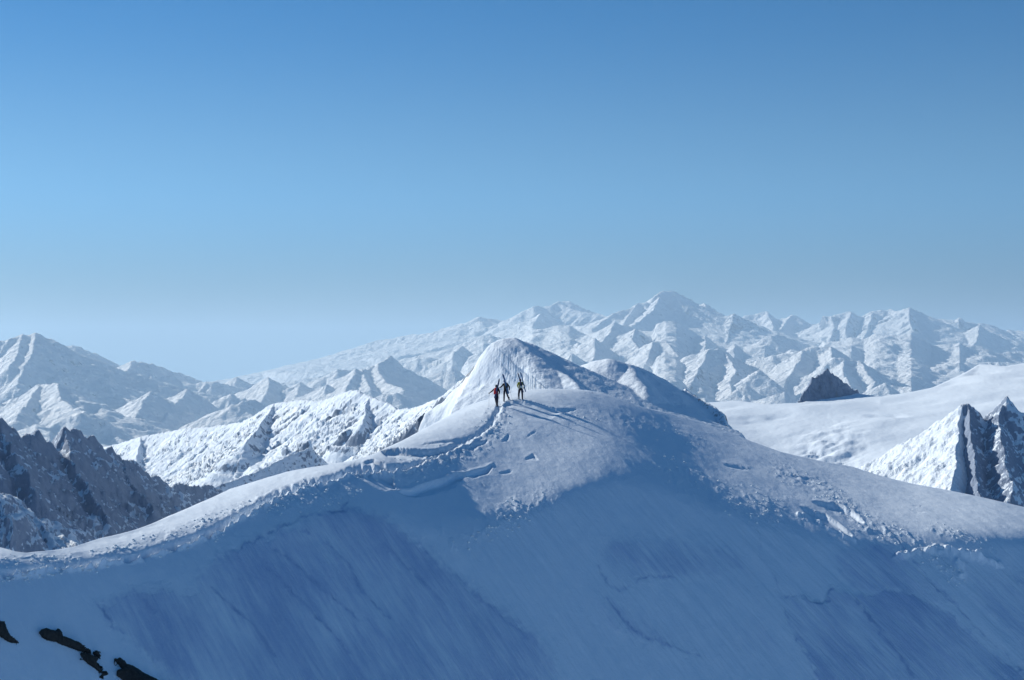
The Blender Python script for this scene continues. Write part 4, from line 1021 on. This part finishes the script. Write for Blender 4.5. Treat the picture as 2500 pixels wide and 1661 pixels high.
def person(base, J, label, jacket, cap, boots, body_h=1.0):
    root = empty('person', base)
    tag(root, label, 'person', 'three climbers on the ridge')
    g = dict(J)
    for s in 'LR':     # feet follow the snow
        a = g['ankle' + s]
        z = hill_z(base[0] + a[0], base[1] + a[1]) - base[2] - .02
        g['ankle' + s] = (a[0], a[1], z + .10)
    def mid(a, b, t): return tuple(a[i] + (b[i] - a[i]) * t for i in range(3))
    H = g['head']
    torso = [('pel', g['pel'], (.145, .105)), ('wst', mid(g['pel'], g['chest'], .5), (.13, .10)), ('chest', g['chest'], (.165, .115)), ('neckb', mid(g['chest'], g['neck'], .75), (.10, .08)), ('neck', g['neck'], .052)]
    headc = [('neck', g['neck'], .052), ('jaw', (H[0], H[1] + .01, H[2] - .07), (.062, .070)), ('skull', H, (.076, .092)), ('crown', (H[0], H[1] - .01, H[2] + .075), (.055, .070))]
    arms, legs = [], []
    for s in 'LR':
        sh, el, wr = g['sh' + s], g['el' + s], g['wr' + s]
        arms.append([('chest', g['chest'], (.165, .115)), ('sh' + s, sh, .066), ('ua' + s, mid(sh, el, .5), .054), ('el' + s, el, .045), ('fa' + s, mid(el, wr, .5), .040), ('wrist' + s, wr, .030)])
        hp = g['hip' + s]; kn = g['knee' + s]; an = g['ankle' + s]
        legs.append([('pel', g['pel'], (.145, .105)), ('hip' + s, hp, .092), ('th' + s, mid(hp, kn, .5), .080), ('knee' + s, kn, .060), ('calf' + s, mid(kn, an, .4), .056), ('ankle' + s, an, .040)])
    feet = [[('ankle' + s, g['ankle' + s], .040), ('heel' + s, (g['ankle' + s][0], g['ankle' + s][1] - .03, g['ankle' + s][2] - .05), .042), ('ball' + s, (g['ankle' + s][0] + (.01 if s == 'R' else -.01), g['ankle' + s][1] + .13, g['ankle' + s][2] - .06), .038)] for s in 'LR']
    hands = []
    for s in 'LR':
        hands += hand(s, g['wr' + s], Vector(g['wr' + s]) - Vector(g['el' + s]))
    nose = [('skull', H, (.076, .092)), ('nose', (H[0], H[1] + .105, H[2] - .015), .014)]
    bare = ('skull', 'jaw', 'crown', 'nose', 'neck')
    thin = lambda k, r: r if k in bare or (len(k) == 3 and k[0] in 'fgh') or (len(k) == 2 and k[0] in 'tuv') else ((r[0] - .02, r[1] - .02) if isinstance(r, tuple) else r * .8)
    sl_ = lambda cs: [[(k, p, thin(k, r)) for k, p, r in c] for c in cs]
    skin('body', sl_([torso, headc] + arms + legs + feet + hands + [nose]), M_SKIN, root)
    for e in (-1, 1):
        bm = bmesh.new(); bmesh.ops.create_uvsphere(bm, u_segments=10, v_segments=8, radius=.012)
        bmesh.ops.translate(bm, verts=bm.verts, vec=(H[0] + e * .03, H[1] + .088, H[2] + .01)); bm_obj('eye', bm, M_BLACK, root, smooth=True)
        bm = bmesh.new(); bmesh.ops.create_uvsphere(bm, u_segments=8, v_segments=6, radius=.022)
        bmesh.ops.scale(bm, verts=bm.verts, vec=(.4, .8, 1.3)); bmesh.ops.translate(bm, verts=bm.verts, vec=(H[0] + e * .078, H[1] - .005, H[2] - .01)); bm_obj('ear', bm, M_SKIN, root, smooth=True)
    bm = bmesh.new(); tube(bm, (H[0] - .024, H[1] + .093, H[2] - .055), (H[0] + .024, H[1] + .093, H[2] - .055), .006, .006, 6); bm_obj('mouth', bm, M_MAROON, root)
    t2 = [('hem', (g['pel'][0], g['pel'][1], g['pel'][2] - .09), (.165, .125))] + [(k, p, r) for k, p, r in torso[:4]]
    skin('jacket', [t2 + [('collar', mid(g['neckb'] if 'neckb' in g else g['chest'], g['neck'], .95), .062)]] + [a for a in arms], jacket, root, .018)
    jk = root.children[-1]
    skin('trousers', [[('wst0', mid(g['pel'], g['chest'], .15), (.15, .115)), ('pel', g['pel'], (.16, .12))]] + [[(k, p, (r + .022) if not isinstance(r, tuple) else (r[0] + .015, r[1] + .015)) for k, p, r in l] for l in legs], M_NAVY, root, 0)
    for i, s in enumerate('LR'):
        an = g['ankle' + s]
        b = [[('top', (an[0], an[1] - .01, an[2] + .18), .068), ('mid', (an[0], an[1], an[2]), .066), ('heel', (an[0], an[1] - .035, an[2] - .045), .055), ('sole', (an[0], an[1] + .05, an[2] - .05), .052), ('toe', (an[0], an[1] + .17, an[2] - .055), .045)]]
        skin('boot', b, boots[i], root, 0)
    for s in 'LR':
        hh = [[(k, p, r + (.012 if k[0] in 'wp' else .004)) for k, p, r in c] for c in hand(s, g['wr' + s], Vector(g['wr' + s]) - Vector(g['el' + s]))]
        skin('glove', hh, M_BLACK, root, 0)
    bm = bmesh.new(); bmesh.ops.create_uvsphere(bm, u_segments=20, v_segments=14, radius=.112)
    bmesh.ops.delete(bm, geom=[v for v in bm.verts if v.co.z < -.030], context='VERTS')
    bmesh.ops.scale(bm, verts=bm.verts, vec=(.86, 1.0, 1.0)); bmesh.ops.translate(bm, verts=bm.verts, vec=(H[0], H[1] - .01, H[2] + .035))
    o = bm_obj('cap', bm, cap, root, smooth=True); m = o.modifiers.new('cloth', 'SOLIDIFY'); m.thickness = .008
    bm = bmesh.new(); bmesh.ops.create_uvsphere(bm, u_segments=16, v_segments=10, radius=.09)
    bmesh.ops.delete(bm, geom=[v for v in bm.verts if v.co.y > .02 or v.co.z > .03], context='VERTS')
    bmesh.ops.translate(bm, verts=bm.verts, vec=(H[0], H[1] - .012, H[2] - .015)); o = bm_obj('hair', bm, M_HAIR, root, smooth=True)
    m = o.modifiers.new('lock', 'SOLIDIFY'); m.thickness = .006
    return root, g

def backpack(base, cen, label, mat, tilt=0.0, size=(.30, .20, .52), patch=None):
    root = empty('backpack', tuple(base[i] + cen[i] for i in range(3))); root.rotation_euler = (math.radians(-6), tilt, 0)
    tag(root, label, 'backpack', 'backpacks carried by the climbers')
    w, d, h = size
    rings = []
    for z, k, f in ((-h / 2, .72, .8), (-h * .42, .95, 1), (-h * .1, 1.05, 1.1), (h * .2, 1.0, 1.0), (h * .42, .85, .85), (h * .5, .6, .6)):
        n = 16
        rings.append([(math.copysign(abs(math.cos(t)) ** .6, math.cos(t)) * w / 2 * k, math.copysign(abs(math.sin(t)) ** .6, math.sin(t)) * d / 2 * f, z) for t in [i * 2 * math.pi / n for i in range(n)]])
    bm = bmesh.new(); loft(bm, rings); bm_obj('pack_bag', bm, mat, root, smooth=True)
    bm = bmesh.new(); bmesh.ops.create_uvsphere(bm, u_segments=16, v_segments=8, radius=1)
    bmesh.ops.scale(bm, verts=bm.verts, vec=(w * .46, d * .52, .065)); bmesh.ops.translate(bm, verts=bm.verts, vec=(0, -.01, h * .5)); bm_obj('lid', bm, mat, root, smooth=True)
    bm = bmesh.new(); bmesh.ops.create_cube(bm, size=1); bmesh.ops.scale(bm, verts=bm.verts, vec=(w * .62, .05, h * .36)); bmesh.ops.translate(bm, verts=bm.verts, vec=(0, -d * .53, -h * .12))
    bm_obj('front_pocket', bm, patch or mat, root, .018)
    for s in (-1, 1):
        bm = bmesh.new()
        pts = [(s * w * .28, d * .45, h * .40), (s * w * .34, d * .95, h * .50), (s * w * .40, d * 1.55, h * .30), (s * w * .42, d * 1.45, -h * .02), (s * w * .36, d * .50, -h * .32)]
        for a, b in zip(pts[:-1], pts[1:]): tube(bm, a, b, .018, .018, 6)
        bm_obj('shoulder_strap', bm, M_BLACK, root)
    return root

def ski(bottom, top, label, mat, length=1.68, group='skis strapped to the packs'):
    b, t = Vector(bottom), Vector(top); d = (t - b).normalized()
    root = empty('ski', tuple(b)); tag(root, label, 'ski', group)
    wd = Vector((math.cos(.25), math.sin(.25), 0)); wd = (wd - d * wd.dot(d)).normalized(); nn = d.cross(wd)
    rings = []
    for u in [i / 24 for i in range(25)]:
        L = u * length
        hw = .038 + .010 * abs(u - .45) * 2
        if u > .9: hw *= math.sqrt(max(.02, 1 - ((u - .9) / .1) ** 2))
        if u < .03: hw *= .7 + 10 * u
        lift = .09 * max(0, (u - .86) / .14) ** 2 + .02 * max(0, (.08 - u) / .08) ** 2
        th = .004 + .006 * (1 - abs(2 * u - 1))
        c = d * L + nn * lift
        rings.append([tuple(c + wd * hw + nn * th), tuple(c - wd * hw + nn * th), tuple(c - wd * hw - nn * th), tuple(c + wd * hw - nn * th)])
    bm = bmesh.new(); loft(bm, rings); bm_obj('ski_blade', bm, mat, root)
    for q in (.40, .56):
        bm = bmesh.new()
        c = d * length * q + nn * .03
        tube(bm, tuple(c - wd * .03), tuple(c + wd * .03), .022, .022, 8); tube(bm, tuple(c - d * .05), tuple(c + d * .05), .016, .016, 6)
        bm_obj('binding', bm, M_ALU, root)
    return root

def pole(hand_p, foot_p, label):
    h, f = Vector(hand_p), Vector(foot_p); d = (h - f).normalized()
    root = empty('ski_pole', tuple(f)); tag(root, label, 'ski pole', 'ski poles of the climbers')
    L = (h - f).length
    bm = bmesh.new(); tube(bm, (0, 0, 0), tuple(d * (L - .05)), .006, .010, 8); bm_obj('shaft', bm, M_ALU, root)
    bm = bmesh.new(); tube(bm, tuple(d * (L - .06)), tuple(d * (L + .06)), .015, .019, 8); bm_obj('grip', bm, M_BLACK, root)
    bm = bmesh.new()
    for i in range(16):
        a, b = i * math.pi / 8, (i + 1) * math.pi / 8
        tube(bm, (.045 * math.cos(a), .045 * math.sin(a), .07), (.045 * math.cos(b), .045 * math.sin(b), .07), .005, .005, 5)
    for a in (0, math.pi / 2): tube(bm, (-.045 * math.cos(a), -.045 * math.sin(a), .07), (.045 * math.cos(a), .045 * math.sin(a), .07), .004, .004, 5)
    bm_obj('basket', bm, M_BLACK, root)
    return root

def at(base, p): return tuple(base[i] + p[i] for i in range(3))
def ground(base, x, y): return (base[0] + x, base[1] + y, hill_z(base[0] + x, base[1] + y) - .04)

# nearest climber, left
b1 = tuple(on_hill(1213, 992)); b1 = (b1[0], b1[1], hill_z(b1[0], b1[1]))
J = dict(pel=(-.03, 0, .92), chest=(-.03, .04, 1.27), neck=(-.04, .07, 1.48), head=(-.05, .09, 1.62), shL=(-.20, .06, 1.41), elL=(-.41, .02, 1.22), wrL=(-.57, .03, 1.09), shR=(.15, .06, 1.40), elR=(.23, .0, 1.15), wrR=(.19, .20, 1.02),
         hipL=(-.11, 0, .88), hipR=(.06, 0, .88), kneeL=(-.09, .10, .50), kneeR=(.05, .03, .48), ankleL=(-.02, .18, .1), ankleR=(.03, -.10, .1))
person(b1, J, 'leftmost climber, in black under a red pack, left arm stretched out', M_BLACK, M_BLACK, (M_NAVY, M_NAVY))
backpack(b1, (-.10, -.13, 1.20), 'bright red pack on the back of the left climber', M_RED, tilt=.12)
ski(at(b1, (-.20, -.26, .66)), at(b1, (.20, -.18, 2.2)), 'blue ski tilting to the right over the left climber, outer one of his pair', M_SKI2)
ski(at(b1, (-.13, -.28, .62)), at(b1, (.22, -.22, 2.2)), 'dark ski tilting to the right behind the left climber, inner one of his pair', M_SKI)
pole(at(b1, (-.63, .05, 1.04)), ground(b1, -.66, .10), 'ski pole planted far out by the left arm of the left climber')
pole(at(b1, (.18, .28, 1.0)), ground(b1, .26, .42), 'ski pole on the right side of the left climber')
# middle climber
b2 = tuple(on_hill(1232, 980)); b2 = (b2[0], b2[1], hill_z(b2[0], b2[1]))
J = dict(pel=(.06, 0, .93), chest=(.06, .04, 1.28), neck=(.03, .07, 1.49), head=(.0, .09, 1.64), shL=(-.12, .06, 1.42), elL=(-.27, .08, 1.20), wrL=(-.42, .16, 1.12), shR=(.23, .06, 1.42), elR=(.40, -.02, 1.20), wrR=(.40, .12, 1.00),
         hipL=(-.02, 0, .89), hipR=(.15, 0, .89), kneeL=(-.04, .06, .50), kneeR=(.22, .16, .53), ankleL=(-.05, -.08, .1), ankleR=(.36, .25, .1))
person(b2, J, 'middle climber all in black, striding with legs apart and a pole in each hand', M_BLACK, M_MAROON, (M_NAVY, M_NAVY))
backpack(b2, (.13, -.13, 1.24), 'charcoal pack on the back of the middle climber', M_DKPACK, tilt=-.06)
ski(at(b2, (.36, -.26, .62)), at(b2, (-.10, -.20, 2.2)), 'steel blue ski leaning left over the head of the middle climber', M_SKI2, 1.72)
ski(at(b2, (.28, -.28, .62)), at(b2, (-.14, -.22, 2.2)), 'thin blue ski just left of its twin on the middle climber', M_SKI2, 1.72)
pole(at(b2, (-.50, .20, 1.09)), ground(b2, -.50, .30), 'ski pole under the stretched left hand of the middle climber')
pole(at(b2, (.42, .22, .98)), ground(b2, .66, .10), 'ski pole slanting out to the right of the middle climber')
# farthest climber, right
b3 = tuple(on_hill(1271, 976)); b3 = (b3[0], b3[1], hill_z(b3[0], b3[1]))
J = dict(pel=(.02, 0, .92), chest=(.0, .04, 1.27), neck=(-.01, .07, 1.47), head=(-.03, .09, 1.61), shL=(-.19, .06, 1.40), elL=(-.26, -.02, 1.16), wrL=(-.20, .16, 1.02), shR=(.19, .06, 1.40), elR=(.31, -.02, 1.16), wrR=(.27, .15, 1.0),
         hipL=(-.08, 0, .88), hipR=(.11, 0, .88), kneeL=(-.15, .05, .48), kneeR=(.14, .06, .48), ankleL=(-.14, .05, .1), ankleR=(.15, -.03, .1))
person(b3, J, 'climber on the right in a yellow green jacket with dark trousers', M_OLIVE, M_MAROON, (M_GREY, M_NAVY))
backpack(b3, (.03, -.13, 1.12), 'dark pack with a pale pocket on the yellow jacket of the right climber', M_DKPACK, size=(.26, .2, .5), patch=M_PALE)
ski(at(b3, (.22, -.26, .62)), at(b3, (-.21, -.20, 2.2)), 'dark blue ski rising left of the head of the right climber', M_SKI, 1.7)
ski(at(b3, (.42, -.22, .66)), at(b3, (.02, -.18, 2.25)), 'paler blue ski rising right of the head of the right climber', M_SKI2, 1.7)
pole(at(b3, (-.19, .24, 1.0)), ground(b3, -.24, .40), 'ski pole close to the left leg of the right climber')
pole(at(b3, (.26, .23, .98)), ground(b3, .34, .38), 'ski pole close to the right leg of the right climber')
